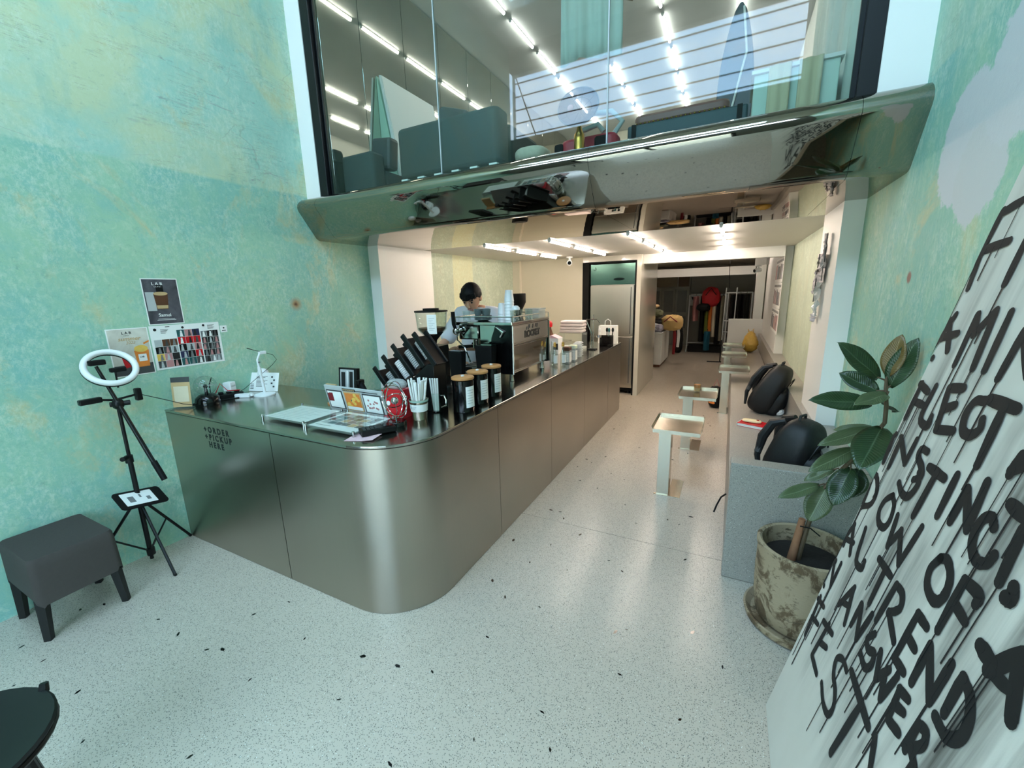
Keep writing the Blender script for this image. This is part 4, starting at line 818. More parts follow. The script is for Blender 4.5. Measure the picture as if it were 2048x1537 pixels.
for x, y, cp, lb in ((-1.425, 3.93, M['brown'], 'square jar with white label and dark brown lid'), (-1.415, 4.08, mat('pale_cap', (214, 222, 196), .5), 'square jar with white label and pale green lid')):
    t = thing('label_jar', lb, 'jar', at(x, y), 0, 'label jars past the bottles'); MB().prism(rounded(-.036, .036, -.036, .036, .008), 0, .125).build('body', M['frost'], t, smooth=True); MB().prism(rounded(-.038, .038, -.038, .038, .01), .125, .165).build('lid', cp, t, smooth=True, bevel=.008)
    MB().bx(-.031, .031, -.0375, -.0362, .015, .11).bx(.0362, .0375, -.031, .031, .015, .11).build('paper_label', M['paper'], t); mb = MB()
    for k in range(5): mb.bx(-.024, .02 - .006 * (k % 2), -.0382, -.0376, .09 - .014 * k, .093 - .014 * k)
    mb.build('label_print', M['lgrey'], t)
# stacks of clear lids and folded towels
def lid(z, x, y, label, grp, m, r=.05): 
    o = MB().lathe([(0, .012), (r * .6, .013), (r * .75, .010), (r * .95, .003), (r, 0), (r, .004), (r * .9, .009), (0, .016)], 20).build('cup_lid', m, smooth=True, loc=(x, y, z)); return tag(o, label, 'lid', grp)
def nth(k, n): return 'bottom' if k == 0 else ('top' if k == n - 1 else '%s from bottom' % ORD[k].replace('nearest', 'first'))
for k in range(7): lid(HC + .022 * k, -1.475, 4.40, 'clear plastic cup lid, %s of the near lid stack' % nth(k, 7), 'near stack of cup lids', M['frost'])
for k in range(7): lid(HC + .022 * k, -1.50, 4.53, 'clear plastic cup lid, %s of the far lid stack' % nth(k, 7), 'far stack of cup lids', M['frost'])
tr_ = thing('clear_drawer', 'clear acrylic bin under the folded white towels on counter', 'container', at(-1.72, 4.95)); mb = MB().bx(-.15, .15, -.11, -.106, 0, .2).bx(-.15, .15, .106, .11, 0, .2).bx(-.15, -.146, -.106, .106, 0, .2).bx(.146, .15, -.106, .106, 0, .2).bx(-.15, .15, -.11, .11, .2, .206); mb.build('walls', M['acrylic'], tr_); MB().bx(-.146, .146, -.106, .106, 0, .03).build('base', M['paper'], tr_)
for k in range(4):
    o = MB().prism(rounded(-.145, .145, -.10, .10, .03), 0, .036).build('folded_towel', mat('towel', (226, 214, 212), .9, var=.05, vs=60, bump=.3) if k == 0 else bpy.data.materials['towel'], smooth=True, bevel=.016, seg=4, loc=at(-1.72 + .004 * k, 4.95, HC + .2065 + .0365 * k)); o.rotation_euler = (0, 0, .04 * (k % 2)); tag(o, 'white folded towel, %s of the towel pile on the clear bin' % nth(k, 4), 'towel', 'folded towels on the clear bin')
t = thing('carton', 'low white carton box between the bottles and the towels', 'box', at(-1.82, 4.55)); MB().bx(-.09, .09, -.07, .07, 0, .18).build('body', M['paper'], t); MB().prism([(-.09, .18), (.09, .18), (.0, .215)], -.07, .07, XZ).build('gable_top', M['pink'], t); MB().bx(.03, .085, -.072, -.07, .05, .12).build('print', M['ink'], t)
t = thing('syrup_bottle', 'red topped dark syrup bottle behind the white carton', 'bottle', at(-1.93, 4.72)); MB().lathe([(0, 0), (.04, 0), (.042, .2), (.018, .27), (.018, .29), (0, .29)], 20).build('body', M['brown'], t, smooth=True); MB().lathe([(0, .29), (.03, .29), (.034, .33), (.02, .36), (0, .36)], 16).build('cap', M['red'], t, smooth=True)
t = thing('syrup_bottle', 'black syrup bottle next to the red topped bottle', 'bottle', at(-2.0, 4.58)); MB().lathe([(0, 0), (.04, 0), (.042, .2), (.018, .27), (.018, .29), (0, .29)], 20).build('body', M['blackgl'], t, smooth=True); MB().lathe([(0, .29), (.02, .29), (.02, .325), (0, .325)], 16).build('cap', M['black'], t, smooth=True)
# drip stand, cutlery bin, paper bag
t = thing('drip_stand', 'thin steel drip coffee stand with crossing rods near counter end', 'stand', at(-1.47, 4.95)); MB().bx(-.05, .05, -.05, .05, 0, .012).build('base', M['blackm'], t)
MB().tube([(.01, 0, .01), (.01, 0, .42)], .006, 8).build('post', M['chrome'], t); MB().tube([(-.01, -.01, .01), (-.01, -.01, .20), (-.08, .0, .36)], .006, 8).tube([(-.08, 0, .36), (.05, 0, .365), (.09, 0, .32)], .006, 8).build('rod', M['chrome'], t); MB().tube([(-.03, 0, .05), (.0, 0, .12)], .005, 6).build('short_rod', M['chrome'], t); MB().lathe([(.03, 0), (.035, .03), (.03, .032)], 16, Matrix.Translation((.055, .09, .14))).build('dripper', M['chrome'], t)
t = thing('cutlery_bin', 'black square bin of spoons near the end of the counter', 'bin', at(-1.405, 5.36)); mb = MB().bx(-.075, .075, -.06, -.055, 0, .13).bx(-.075, .075, .055, .06, 0, .13).bx(-.075, -.07, -.055, .055, 0, .13).bx(.07, .075, -.055, .055, 0, .13).bx(-.075, .075, -.06, .06, 0, .006); mb.build('bin', M['blackgl'], t)
for k, (x, y, hx, m_, lb) in enumerate(((-.04, 0, -.09, M['plastic'], 'white long spoon leaning left'), (.0, .02, .0, M['blackm'], 'black spoon standing upright'), (.03, -.01, .035, M['tealgreen'], 'green handled scoop leaning right'), (.05, .02, .075, M['blackm'], 'black whisk leaning far right'))):
    o = MB().tube([(0, 0, 0), (hx - x, 0, .17)], .006, 8).ball((hx - x, 0, .195), (.016, .01, .03), 12, 8).build('spoon', m_, smooth=True, loc=at(-1.405 + x, 5.36 + y, HC + .0065)); tag(o, lb + ' in the black bin', 'spoon', 'spoons in the black bin')
t = thing('paper_bag', 'white paper carrier bag standing at the counter end', 'bag', at(-1.45, 5.62)); MB().prism([(-.125, 0), (.125, 0), (.12, .24), (-.12, .24)], -.045, .045, XZ).build('bag', M['paper'], t); MB().tube([(-.04 + .0, -.03, .235), (-.035, -.03, .30), (0, -.03, .325), (.035, -.03, .30), (.04, -.03, .235)], .005, 6).build('handle', M['paper'], t, smooth=True)
# fridge in its niche
t = thing('fridge', 'tall stainless steel upright fridge standing in black niche', 'fridge', (-1.665, 6.98, 0)); w_ = .345
MB().bx(-w_, w_, -.33, .38, .10, 2.035).build('cabinet', M['steelfr'], t); MB().bx(-w_, w_, -.345, -.33, 1.725, 2.035).build('control_panel', M['steelgr'], t); MB().bx(-w_ + .0, w_, -.352, -.345, 1.88, 1.892).build('panel_crease', M['steelgr'], t)
MB().prism([(.10 + .085 * math.cos(2 * PI * i / 24), 1.805 + .02 * math.sin(2 * PI * i / 24)) for i in range(24)], .345, .349, frame((0, 0, 0), (1, 0, 0), (0, 0, 1))).build('display', M['blackgl'], t)
for z0, z1 in ((.94, 1.71), (.16, .925)):
    d = MB().bx(-w_ + .004, w_ - .004, -.37, -.332, z0, z1).build('door', M['steelfr'], t, bevel=.006); MB().bx(w_ - .055, w_ - .045, -.376, -.37, z0 + .03, z1 - .03).build('handle_groove', M['dgrey'], d)
MB().bx(-w_ + .01, w_ - .01, -.31, .3, .05, .10).build('plinth', M['blackm'], t)
for sx in (-1, 1): MB().cyl((sx * .28, -.25, 0), (sx * .28, -.25, .05), .03).build('foot', M['black'], t); MB().cyl((sx * .28, .25, 0), (sx * .28, .25, .05), .03).build('foot', M['black'], t)
MB().tube([(-.28 + .02 * math.cos(a), -.346, 1.97 + .02 * math.sin(a)) for a in [-PI * .9 + PI * 1.3 * k / 12 for k in range(13)]], .004, 6).build('small_emblem', M['ink'], t)
# cctv
def cctv(loc, label, aim):
    t = thing('security_camera', label, 'camera', loc, aim); MB().cyl((0, 0, 0), (0, 0, -.02), .05).build('ceiling_mount', M['plastic'], t, smooth=True); MB().cyl((0, 0, -.02), (0, 0, -.05), .018).build('stem', M['plastic'], t); MB().tube([(0, .05, -.075), (0, -.07, -.095)], [.035, .04], 18).build('housing', M['plastic'], t, smooth=True); MB().tube([(0, -.069, -.095), (0, -.074, -.0955)], .028, 16).build('lens', M['blackgl'], t)
cctv((-2.24, 6.28, 2.154), 'white security camera on the low ceiling near the fridge', .35); cctv((.37, 8.8, 2.0), 'white security camera at the poster wall in the back', -.9)
MB().bx(-.05, .21, -.03, .03, 0, .26).build('bracket', M['white'], [o for o in COL.objects if o.get('label', '').startswith('white security camera at the poster')][0], loc=(0, 0, 0))
# ---------------------------------------------------------------- barista
t = thing('person', 'barista in white t-shirt with short black hair bending over the espresso machine', 'person', (-2.31, 3.62, 0))
# joints relative to feet; the person faces -Y and leans forward
J = [(0, 0, .96, .135), (0, -.02, 1.14, .130), (0, -.06, 1.32, .150), (0, -.10, 1.44, .12), (.0, -.145, 1.51, .055), (.0, -.18, 1.54, .055),
     (-.18, -.08, 1.45, .06), (-.285, -.13, 1.22, .045), (-.235, -.33, 1.125, .038), (-.09, -.44, 1.125, .026), (-.05, -.47, 1.13, .03),
     (.18, -.08, 1.45, .06), (.28, -.15, 1.24, .045), (.20, -.35, 1.16, .036), (.10, -.46, 1.165, .026), (.08, -.50, 1.17, .03),
     (-.09, .0, .86, .10), (-.10, .01, .48, .065), (-.10, .03, .09, .045), (-.10, -.10, .04, .035), (.09, .0, .86, .10), (.10, .01, .48, .065), (.10, .03, .09, .045), (.10, -.10, .04, .035)]
E_ = [(0, 1), (1, 2), (2, 3), (3, 4), (4, 5), (3, 6), (6, 7), (7, 8), (8, 9), (9, 10), (3, 11), (11, 12), (12, 13), (13, 14), (14, 15), (0, 16), (16, 17), (17, 18), (18, 19), (0, 20), (20, 21), (21, 22), (22, 23)]
J = [(j[0] * (.82 if j[2] < 1 else 1) + .105 * max(0, min(1, (j[2] - 1.05) / .3)),) + j[1:] for j in J]
skin('body', J, E_, M['skin'], t, 2)
TS = [(0, .0, .88, .150), (0, -.02, 1.12, .160), (0, -.06, 1.32, .180), (0, -.10, 1.44, .135), (-.19, -.08, 1.445, .092), (-.285, -.125, 1.25, .088), (-.275, -.19, 1.17, .092), (.19, -.08, 1.445, .092), (.285, -.145, 1.26, .086), (.265, -.21, 1.19, .09), (0, -.135, 1.49, .085)]
TS = [(j[0] + .105 * max(0, min(1, (j[2] - 1.05) / .3)),) + j[1:] for j in TS]
skin('t_shirt', TS, [(0, 1), (1, 2), (2, 3), (3, 4), (4, 5), (5, 6), (3, 7), (7, 8), (8, 9), (3, 10)], M['tshirt'], t, 2)
TJ = [(0, 0, .92, .145), (-.075, 0, .84, .105), (-.08, .01, .48, .085), (-.08, .03, .10, .075), (.075, 0, .84, .105), (.08, .01, .48, .085), (.08, .03, .10, .075)]
skin('jeans', TJ, [(0, 1), (1, 2), (2, 3), (0, 4), (4, 5), (5, 6)], M['jeans'], t, 2)
for sx in (-.08, .08): MB().ball((sx, -.03, .045), (.05, .14, .05), 16, 10, e=.85).build('shoe', M['blackm'], t, smooth=True)
HM = Matrix.Translation((.14, -.24, 1.61)) @ Matrix.Scale(1.08, 4) @ Matrix.Rotation(.18, 4, 'Z') @ Matrix.Rotation(.62, 4, 'X')   # head bowed
hv = MB(); hv.ball((0, 0, 0), (.078, .098, .118), 28, 20)
for i, (x, y, z) in enumerate(hv.v):     # narrow the jaw, flatten the face
    k = max(0, -z / .118); x *= 1 - .32 * k; y = y - .012 * k if y < 0 else y * (1 - .3 * k)
    if y < -.06: y = -.06 + (y + .06) * .8
    hv.v[i] = tuple(HM @ Vector((x, y, z)))
hd_ = hv.build('head', M['skin'], t, smooth=True)
MB().tube([HM @ Vector((0, -.088, .02)), HM @ Vector((0, -.105, -.02)), HM @ Vector((0, -.095, -.032))], [.007, .014, .010], 10).build('nose', M['skin'], hd_, smooth=True)
for s in (-1, 1):
    MB().ball(HM @ Vector((s * .032, -.0845, .012)), .009, 10, 8).build('eye', M['ink'], hd_); MB().tube([HM @ Vector((s * .018, -.091, .032)), HM @ Vector((s * .048, -.082, .034))], .0045, 6).build('eyebrow', M['hair'], hd_); MB().ball((0, 0, 0), (.012, .022, .032), 12, 8, HM @ Matrix.Translation((s * .079, .008, -.005))).build('ear', M['skin'], hd_, smooth=True)
MB().tube([HM @ Vector((-.024, -.083, -.062)), HM @ Vector((0, -.091, -.064)), HM @ Vector((.024, -.083, -.062))], .006, 8).build('mouth', M['rose'], hd_, smooth=True)
hr = MB(); hr.ball((0, .014, .026), (.090, .104, .104), 34, 24); r = random.Random(1)
for i, (x, y, z) in enumerate(hr.v):
    if y < -.02:                                   # front: hair stops at a ragged fringe line
        lim = .034 + .010 * math.sin(38 * x) ; z = max(z, lim); y = max(y, -.100 + abs(x) * .3)
    else: z = max(z, -.085 + .25 * max(0, .06 - y)); x *= 1 - .25 * max(0, -z / .1)
    hr.v[i] = (x + r.uniform(-.002, .002), y + r.uniform(-.002, .002), z + r.uniform(-.002, .002))
hr.v = [tuple(HM @ Vector(p)) for p in hr.v]; hr.build('hair', M['hair'], hd_, smooth=True)
for i in range(13):
    x = -.066 + .011 * i; yb = -.090 + abs(x) * .42; MB().tube([HM @ Vector((x * .9, yb + .012, .085)), HM @ Vector((x, yb - .002, .055)), HM @ Vector((x * 1.03 + r.uniform(-.004, .004), yb + .0, .030 + r.uniform(-.008, .006)))], [.010, .009, .002], 6).build('fringe_lock', M['hair'], hd_, smooth=True)
def hand(wr, d, side):
    d = Vector(d).normalized(); up = Vector((0, 0, 1)); sd = d.cross(up).normalized() * side; W_ = Vector(wr)
    pal = skin('hand', [tuple(W_) + (.024,), tuple(W_ + d * .045) + ((.036, .018),), tuple(W_ + d * .075) + ((.038, .016),)], [(0, 1), (1, 2)], M['skin'], t, 2)
    for k, L in enumerate((.068, .076, .070, .055)):
        b = W_ + d * .072 + sd * (.027 - .018 * k); skin('finger', [tuple(b - d * .015) + (.009,), tuple(b + d * L * .45 - up * .006) + (.0085,), tuple(b + d * L * .75 - up * .028) + (.008,), tuple(b + d * L * .82 - up * .05) + (.0065,)], [(0, 1), (1, 2), (2, 3)], M['skin'], pal, 1)
    b = W_ + d * .02 + sd * .028; skin('thumb', [tuple(b) + (.011,), tuple(b + sd * .022 + d * .025 - up * .008) + (.010,), tuple(b + sd * .024 + d * .055 - up * .02) + (.008,)], [(0, 1), (1, 2)], M['skin'], pal, 1)
hand((-.04, -.455, 1.13), (.35, -.9, -.1), 1); hand((.12, -.49, 1.17), (-.2, -.95, -.1), -1)
# ---------------------------------------------------------------- terrazzo bench along the right wall
XB = .063
t = thing('terrazzo_bench', 'long grey terrazzo bench with back ledge along the right wall', 'bench', (0, 0, 0))
MB().bx(XB, XR - .002, 2.4426, 2.55, .002, .706).build('end_panel', M['bench'], t, bevel=.006)
MB().bx(XB + .004, .525, 2.552, 9.79, .002, .45).build('seat', M['bench'], t, bevel=.006)
MB().bx(.527, XR - .002, 2.552, 3.398, .002, .706).bx(.527, .570, 3.398, 4.042, .002, .706).bx(.527, XR - .002, 4.042, 6.898, .002, .706).bx(.527, .576, 6.898, 9.79, .002, .706).build('back_ledge', M['bench'], t)
MB().tube([(XB - .0, 3.02, .25), (.035, 2.98, .24), (.012, 2.93, .20), (-.002, 2.90, .16)], .006, 6).build('hanging_strap', M['blackm'], t)
# ---------------------------------------------------------------- small steel tray tables
TM = Matrix(((1, 0, 0, 0), (0, 0, -1, 0), (0, 1, 0, 0), (0, 0, 0, 1)))
PROTO = {}
def table(loc, label, wide=True):
    if wide in PROTO: return place(copy_tree(PROTO[wide]), loc, 0, label)
    t = thing('tray_table', label, 'table', loc, 0, 'small steel tray tables in front of the bench'); PROTO[wide] = t
    MB().bx(-.168, .168, -.20, .20, .588, .592).build('tray', M['alu'], t)
    for s in (-1, 1): MB().prism([(s * .168, .592), (s * .168, .588), (s * .180, .612), (s * .177, .615)], -.20, .20, TM).build('raised_side', M['alu'], t)
    MB().bx(-.168, .168, -.203, -.199, .566, .594).build('end_lip', M['alu'], t); MB().bx(-.168, .168, .199, .203, .588, .612).build('end_lip', M['alu'], t)
    MB().bx(-.135, -.049, -.08, -.072, .004, .588).bx(-.049, -.045, -.08, .06, .004, .588).build('post', M['alu'], t)
    MB().bx(-.155, -.05, -.095, -.07, 0, .004).build('foot_plate', M['alu'], t); MB().bx(-.049, .045 if wide else -.034, -.09, .25, 0, .004).build('foot_plate', M['alu'], t)
    return t
table((-.30, 3.42, 0), 'empty steel tray table on a thin post, nearest of the aisle tables')
table((-.232, 4.555, 0), 'steel tray table with a small glass of coffee on it')
table((.09, 6.10, 0), 'steel tray table in front of the bench, third along the aisle', False)
table((.093, 7.45, 0), 'steel tray table in front of the bench, fourth along the aisle', False)
table((.09, 8.65, 0), 'steel tray table beside the yellow bag, farthest along the aisle', False)
t = thing('coffee_glass', 'small clear glass of iced coffee on a steel tray table', 'glass', (-.250, 4.60, .592))
MB().lathe([(0, .004), (.027, 0), (.03, .004), (.037, .095), (.034, .095), (.027, .012), (0, .011)], 24).build('tumbler', M['clear'], t, smooth=True); MB().lathe([(0, .045), (.0295, .045), (.0325, .08), (0, .08)], 20).build('coffee', mat('iced_coffee', (190, 130, 78), .25), t, smooth=True); MB().lathe([(0, .0125), (.0268, .0125), (.0292, .0445), (0, .0445)], 20).build('milk', M['kraft'], t, smooth=True)
# ---------------------------------------------------------------- on the bench
def backpack(loc, rz, tilt, label, h=.46, wd=.30, dp=.17):
    t = thing('backpack', label, 'backpack', loc, rz); T = Matrix.Rotation(tilt, 4, 'X'); fab = M['packfab']
    b = MB(); b.ball((0, 0, h * .5), (wd / 2, dp / 2, h * .5), 30, 22, e=.55)
    for i, (x, y, z) in enumerate(b.v):
        k = z / h; s = 1.0 - .30 * max(0, k - .45) ** 1.5 * 2; y2 = y * (1 - .35 * max(0, k - .3)); b.v[i] = tuple(T @ Vector((x * s, y2, z)))
    b.build('main_bag', fab, t, smooth=True)
    p = MB(); p.ball((0, -dp * .42, h * .33), (wd * .38, dp * .34, h * .30), 24, 16, T, e=.6); p.build('front_pocket', fab, t, smooth=True)
    MB().tube([T @ Vector((wd * .30 * math.cos(a), -dp * .44 - .01 * math.sin(a), h * .52 + h * .34 * math.sin(a))) for a in [PI * k / 14 for k in range(15)]], .0045, 6).build('zip', M['black'], t, smooth=True)
    MB().tube([T @ Vector(q) for q in ((-.035, .03, h * .97), (-.03, .035, h * 1.05), (.03, .035, h * 1.05), (.035, .03, h * .97))], .008, 8).build('haul_loop', fab, t, smooth=True)
    for s in (-1, 1):
        pts = [T @ Vector((s * wd * q[0], dp * q[1], h * q[2])) for q in ((.18, .36, .93), (.24, .58, .84), (.30, .66, .6), (.33, .62, .3), (.38, .42, .08))]
        st = MB(); st.tube(pts, [.016, .026, .028, .018, .010], 8); st.build('shoulder_strap', fab, t, smooth=True)
        MB().tube([T @ Vector((s * wd * .315, dp * .64, h * .45)), T @ Vector((s * wd * .345, dp * .63, h * .35))], .020, 8).build('strap_buckle', M['dgrey'], t)
    MB().box(T @ Vector((.02, -dp * .62, h * .62)), (.02, .006, .008)).build('zip_pull', M['chrome'], t)
    return t
M['packfab'] = mat('black_nylon', (16, 17, 19), .55, var=.25, vs=90, bump=.25)
backpack((.30, 4.62, .452), math.radians(72), .42, 'black backpack leaning on the bench ledge, farther of the two', .50, .34, .24)
backpack((.375, 2.93, .452), math.radians(58), .22, 'black backpack behind the bench end panel, nearer of the two', .42, .32, .25)
t = thing('book', 'white edged book with red cover lying on the bench', 'book', (.245, 4.06, .45), -.35); MB().bx(-.10, .10, -.075, .075, .003, .025).build('pages', M['paper'], t); MB().bx(-.103, .103, -.078, .078, .025, .029).bx(-.103, .103, -.078, .078, 0, .003).build('cover', M['red'], t, bevel=.001); MB().bx(-.106, -.103, -.078, .078, 0, .029).build('spine', M['paper'], t)
t = thing('snack_packet', 'cream wrapped packet lying on top of the red book', 'packet', (.235, 4.075, .4795), -.2); MB().ball((0, 0, .012), (.075, .035, .012), 18, 10, e=.6).build('wrapper', mat('cream_wrap', (244, 226, 180), .35), t, smooth=True); MB().cyl((.045, 0, .0235), (.045, 0, .025), .012).build('seal', M['red'], t)
t = thing('tissue', 'crumpled white tissue beside the farther backpack', 'tissue', (.468, 4.50, .45)); b = MB().ball((0, 0, .035), (.045, .04, .035), 14, 10); r = random.Random(3); b.v = [tuple(c * (1 + r.uniform(-.18, .18)) if i < 2 else max(0, c) for i, c in enumerate(v)) for v in b.v]; b.build('paper', M['paper'], t)
t = thing('yellow_bag', 'crumpled yellow plastic bag on the bench near the low screen', 'bag', (.36, 8.9, .45)); b = MB().ball((0, 0, .19), (.12, .13, .19), 22, 16, e=.8); r = random.Random(6)
b.v = [(v[0] * (1.1 - 1.0 * max(0, v[2] / .38 - .45)) + r.uniform(-.012, .012), v[1] * (1.1 - 1.0 * max(0, v[2] / .38 - .45)) + r.uniform(-.012, .012), v[2]) for v in b.v]; b.build('bag', mat('yellow_film', (214, 176, 84), .4, var=.2, vs=40), t, smooth=True); MB().tube([(-.03, 0, .34), (-.05, .01, .42), (-.01, 0, .36), (.04, -.01, .43), (.03, 0, .34)], .009, 6).build('tied_handles', bpy.data.materials['yellow_film'], t)
t = thing('floor_basket', 'dark patterned bag hanging under the third tray table', 'bag', (-.10, 6.32, 0)); b = MB().ball((0, 0, .15), (.10, .12, .15), 16, 12, e=.7); b.build('bag', M['blackm'], t, smooth=True); MB().ball((-.02, -.06, .09), (.07, .06, .04), 12, 8).build('pattern_band', M['orange'], t); MB().tube([(-.04, 0, .28), (0, 0, .40), (.04, 0, .28)], .008, 6).build('handle', M['rose'], t)
# ---------------------------------------------------------------- rubber plant
t = thing('rubber_plant', 'potted rubber plant with large dark leaves beside the bench end', 'plant', (.405, 2.22, 0))
def potmat():
    g = NG('mossy_pot'); v = g.coord((1, 1, 1)); n1 = g.noise(v, 7, 7, .7, .8); n2 = g.noise(g.coord((1, 1, 2)), 15, 6, .7)
    c = g.mix(g.ramp(n1, [(.42, K1), (.50, W1)]), lin((100, 80, 56)), lin((162, 142, 114))); c = g.mix(g.ramp(n2, [(.56, K1), (.66, W1)]), c, lin((84, 70, 50)))
    g.l(c, g.b.inputs['Base Color']); g.b.inputs['Roughness'].default_value = .85; g.bump(n2, .5, .006); return g.m
pm_ = potmat()
MB().lathe([(0, .0), (.195, 0), (.225, .012), (.235, .045), (.226, .048), (.20, .022), (0, .02)], 44).build('saucer', pm_, t, smooth=True)
MB().lathe([(0, .024), (.165, .024), (.182, .04), (.196, .14), (.200, .26), (.198, .385), (.204, .41), (.204, .43), (.192, .436), (.182, .43), (.178, .40), (.176, .34), (0, .34)], 48).build('pot', pm_, t, smooth=True)
MB().lathe([(0, .355), (.10, .352), (.1755, .345)], 30).build('soil', mat('soil', (34, 27, 22), .95, var=.4, vs=60, bump=.5), t)
STEM = [(.361, 2.2, .352), (.384, 2.2, .561), (.425, 2.2, .723), (.477, 2.2, .817), (.552, 2.2, .95), (.608, 2.2, 1.074), (.604, 2.2, 1.148), (.593, 2.2, 1.22), (.589, 2.2, 1.265)]
O_ = Vector((.405, 2.22, 0)); S_ = [Vector(p) - O_ for p in STEM]
MB().tube([S_[0] + Vector((-.012, 0, 0)), S_[1] + Vector((-.012, 0, .01))], [.019, .014], 10).build('cut_trunk', mat('bark', (150, 104, 74), .8, var=.2, vs=50), t, smooth=True)
MB().tube([S_[0] + Vector((.015, .01, 0))] + [S_[1] + Vector((.012, 0, -.02))] + S_[2:], [.012, .010, .009, .009, .009, .008, .008, .007, .005], 8).build('stem', mat('stem_brown', (88, 72, 52), .7, var=.2, vs=40), t, smooth=True)
MB().tube([S_[1] + Vector((-.02, -.016, -.02)), S_[1] + Vector((.02, -.018, -.02)), S_[1] + Vector((.06, -.02, -.05))], .003, 5).build('tie', M['blackm'], t)
def leafmat(name, a, b, rough):
    g = NG(name); tc_ = g.n('TexCoord'); s = g.n('SeparateXYZ'); g.l(tc_.outputs['UV'], s.inputs[0]); v = g.coord()
    rib = g.ramp(g.math('ABSOLUTE', g.math('SUBTRACT', s.outputs[1], .5)), [(.0, W1), (.035, K1)])
    wv = g.n('Math'); wv.operation = 'SINE'; g.l(g.math('MULTIPLY', g.math('ADD', s.outputs[0], g.math('MULTIPLY', g.math('ABSOLUTE', g.math('SUBTRACT', s.outputs[1], .5)), -.35)), 130), wv.inputs[0])
    c = g.mix(g.noise(v, 12, 3), lin(a), lin(b)); c = g.mix(g.math('MULTIPLY', g.math('ADD', g.math('MULTIPLY', wv.outputs[0], .5), .5), .16), c, lin(tuple(min(255, x + 40) for x in b)))
    c = g.mix(g.math('MULTIPLY', rib, .6), c, lin(tuple(min(255, x + 62) for x in b))); g.l(c, g.b.inputs['Base Color']); g.b.inputs['Roughness'].default_value = rough; g.b.inputs['Specular IOR Level'].default_value = .6
    g.bump(g.math('ADD', wv.outputs[0], g.math('MULTIPLY', rib, -2)), .18, .002); return g.m
LM = [leafmat('leaf_dark', (30, 50, 26), (44, 66, 34), .28), leafmat('leaf_young', (92, 72, 36), (112, 88, 40), .3), leafmat('leaf_pale', (66, 80, 48), (86, 98, 62), .4)]
LEAVES = [([0.58, 2.22, 1.247], [0.398, 2.1, 1.417], 0.085, 0), ([0.59, 2.2, 1.261], [0.614, 2.2, 1.444], 0.075, 1), ([0.60, 2.2, 1.213], [0.655, 2.17, 1.434], 0.084, 0), ([0.578, 2.2, 1.201], [0.441, 2.25, 1.269], 0.08, 0), ([0.56, 2.16, 1.162], [0.313, 2.02, 1.19], 0.084, 0), ([0.61, 2.2, 1.2], [0.451, 1.98, 1.195], 0.062, 2), ([0.60, 2.22, 1.148], [0.655, 2.3, 1.102], 0.08, 0), ([0.59, 2.2, 1.049], [0.374, 2.1, 0.975], 0.064, 2), ([0.59, 2.25, 1.039], [0.461, 2.32, 0.987], 0.037, 2), ([0.606, 2.2, 1.065], [0.494, 1.98, 0.935], 0.126, 0), ([0.535, 2.2, 0.952], [0.347, 2.05, 0.87], 0.07, 2), ([0.548, 2.25, 0.912], [0.479, 2.2, 0.873], 0.067, 2), ([0.475, 2.22, 0.837], [0.357, 2.2, 0.762], 0.048, 2), ([0.429, 2.2, 0.759], [0.252, 2.08, 0.713], 0.059, 2), ([0.526, 2.2, 0.867], [0.458, 2.12, 0.7], 0.104, 0), ([0.56, 2.24, 0.849], [0.535, 2.2, 0.715], 0.095, 0), ([0.448, 2.2, 0.761], [0.387, 2.15, 0.589], 0.102, 2)]
CAMP = Vector((0, 0, 1.65)); r = random.Random(8)
for a, b, wd, k in LEAVES:
    a = Vector(a); b = Vector(b); ax = (b - a); L = ax.length; ax.normalize(); mid = (a + b) / 2
    vd = (CAMP - mid).normalized(); nrm = (vd + Vector((0, 0, .45)) + Vector((r.uniform(-.25, .25), r.uniform(-.25, .25), 0))); nrm = (nrm - ax * nrm.dot(ax)).normalized(); sd = ax.cross(nrm)
    nu, nv = 14, 6; vs, fs, uv = [], [], []
    for i in range(nu + 1):
        u_ = i / nu; wdt = wd * .54 * (math.sin(PI * min(1, u_ * .93 + .05)) ** .8) * (1 - .12 * u_); wdt = max(wdt, .0015)
        if u_ > .93: wdt *= max(.02, (1 - u_) / .07)
        for j in range(nv + 1):
            s_ = j / nv * 2 - 1; p = a + ax * (L * (.06 + .94 * u_)) + sd * (wdt * s_) + nrm * (abs(s_) * wdt * .28 - .10 * L * (u_ - .4) ** 2 + .004 * math.sin(9 * u_ + s_))
            vs.append(p - O_); uv.append((u_, j / nv))
    q = nv + 1
    for i in range(nu):
        for j in range(nv): fs.append((i * q + j, (i + 1) * q + j, (i + 1) * q + j + 1, i * q + j + 1))
    mb = MB(); mb.add(vs, fs); o = mb.build('leaf', LM[k], t, smooth=True, solid=.0012); ul = o.data.uv_layers.new(name='UVMap')
    for lp in o.data.loops: ul.data[lp.index].uv = uv[lp.vertex_index]
    # stalk back to the nearest stem point
    best = None
    for p, q2 in zip(STEM[1:], STEM[2:]):
        p, q2 = Vector(p), Vector(q2); tt = max(0, min(1, (a - p).dot(q2 - p) / (q2 - p).length_squared)); c = p + (q2 - p) * tt
        if best is None or (c - a).length < (best - a).length: best = c
    MB().tube([best - O_, (best + a) / 2 - O_ + Vector((0, 0, .008)), a + ax * (L * .1) - O_], [.004, .0035, .003], 6).build('leaf_stalk', bpy.data.materials['stem_brown'], o if False else t, smooth=True)
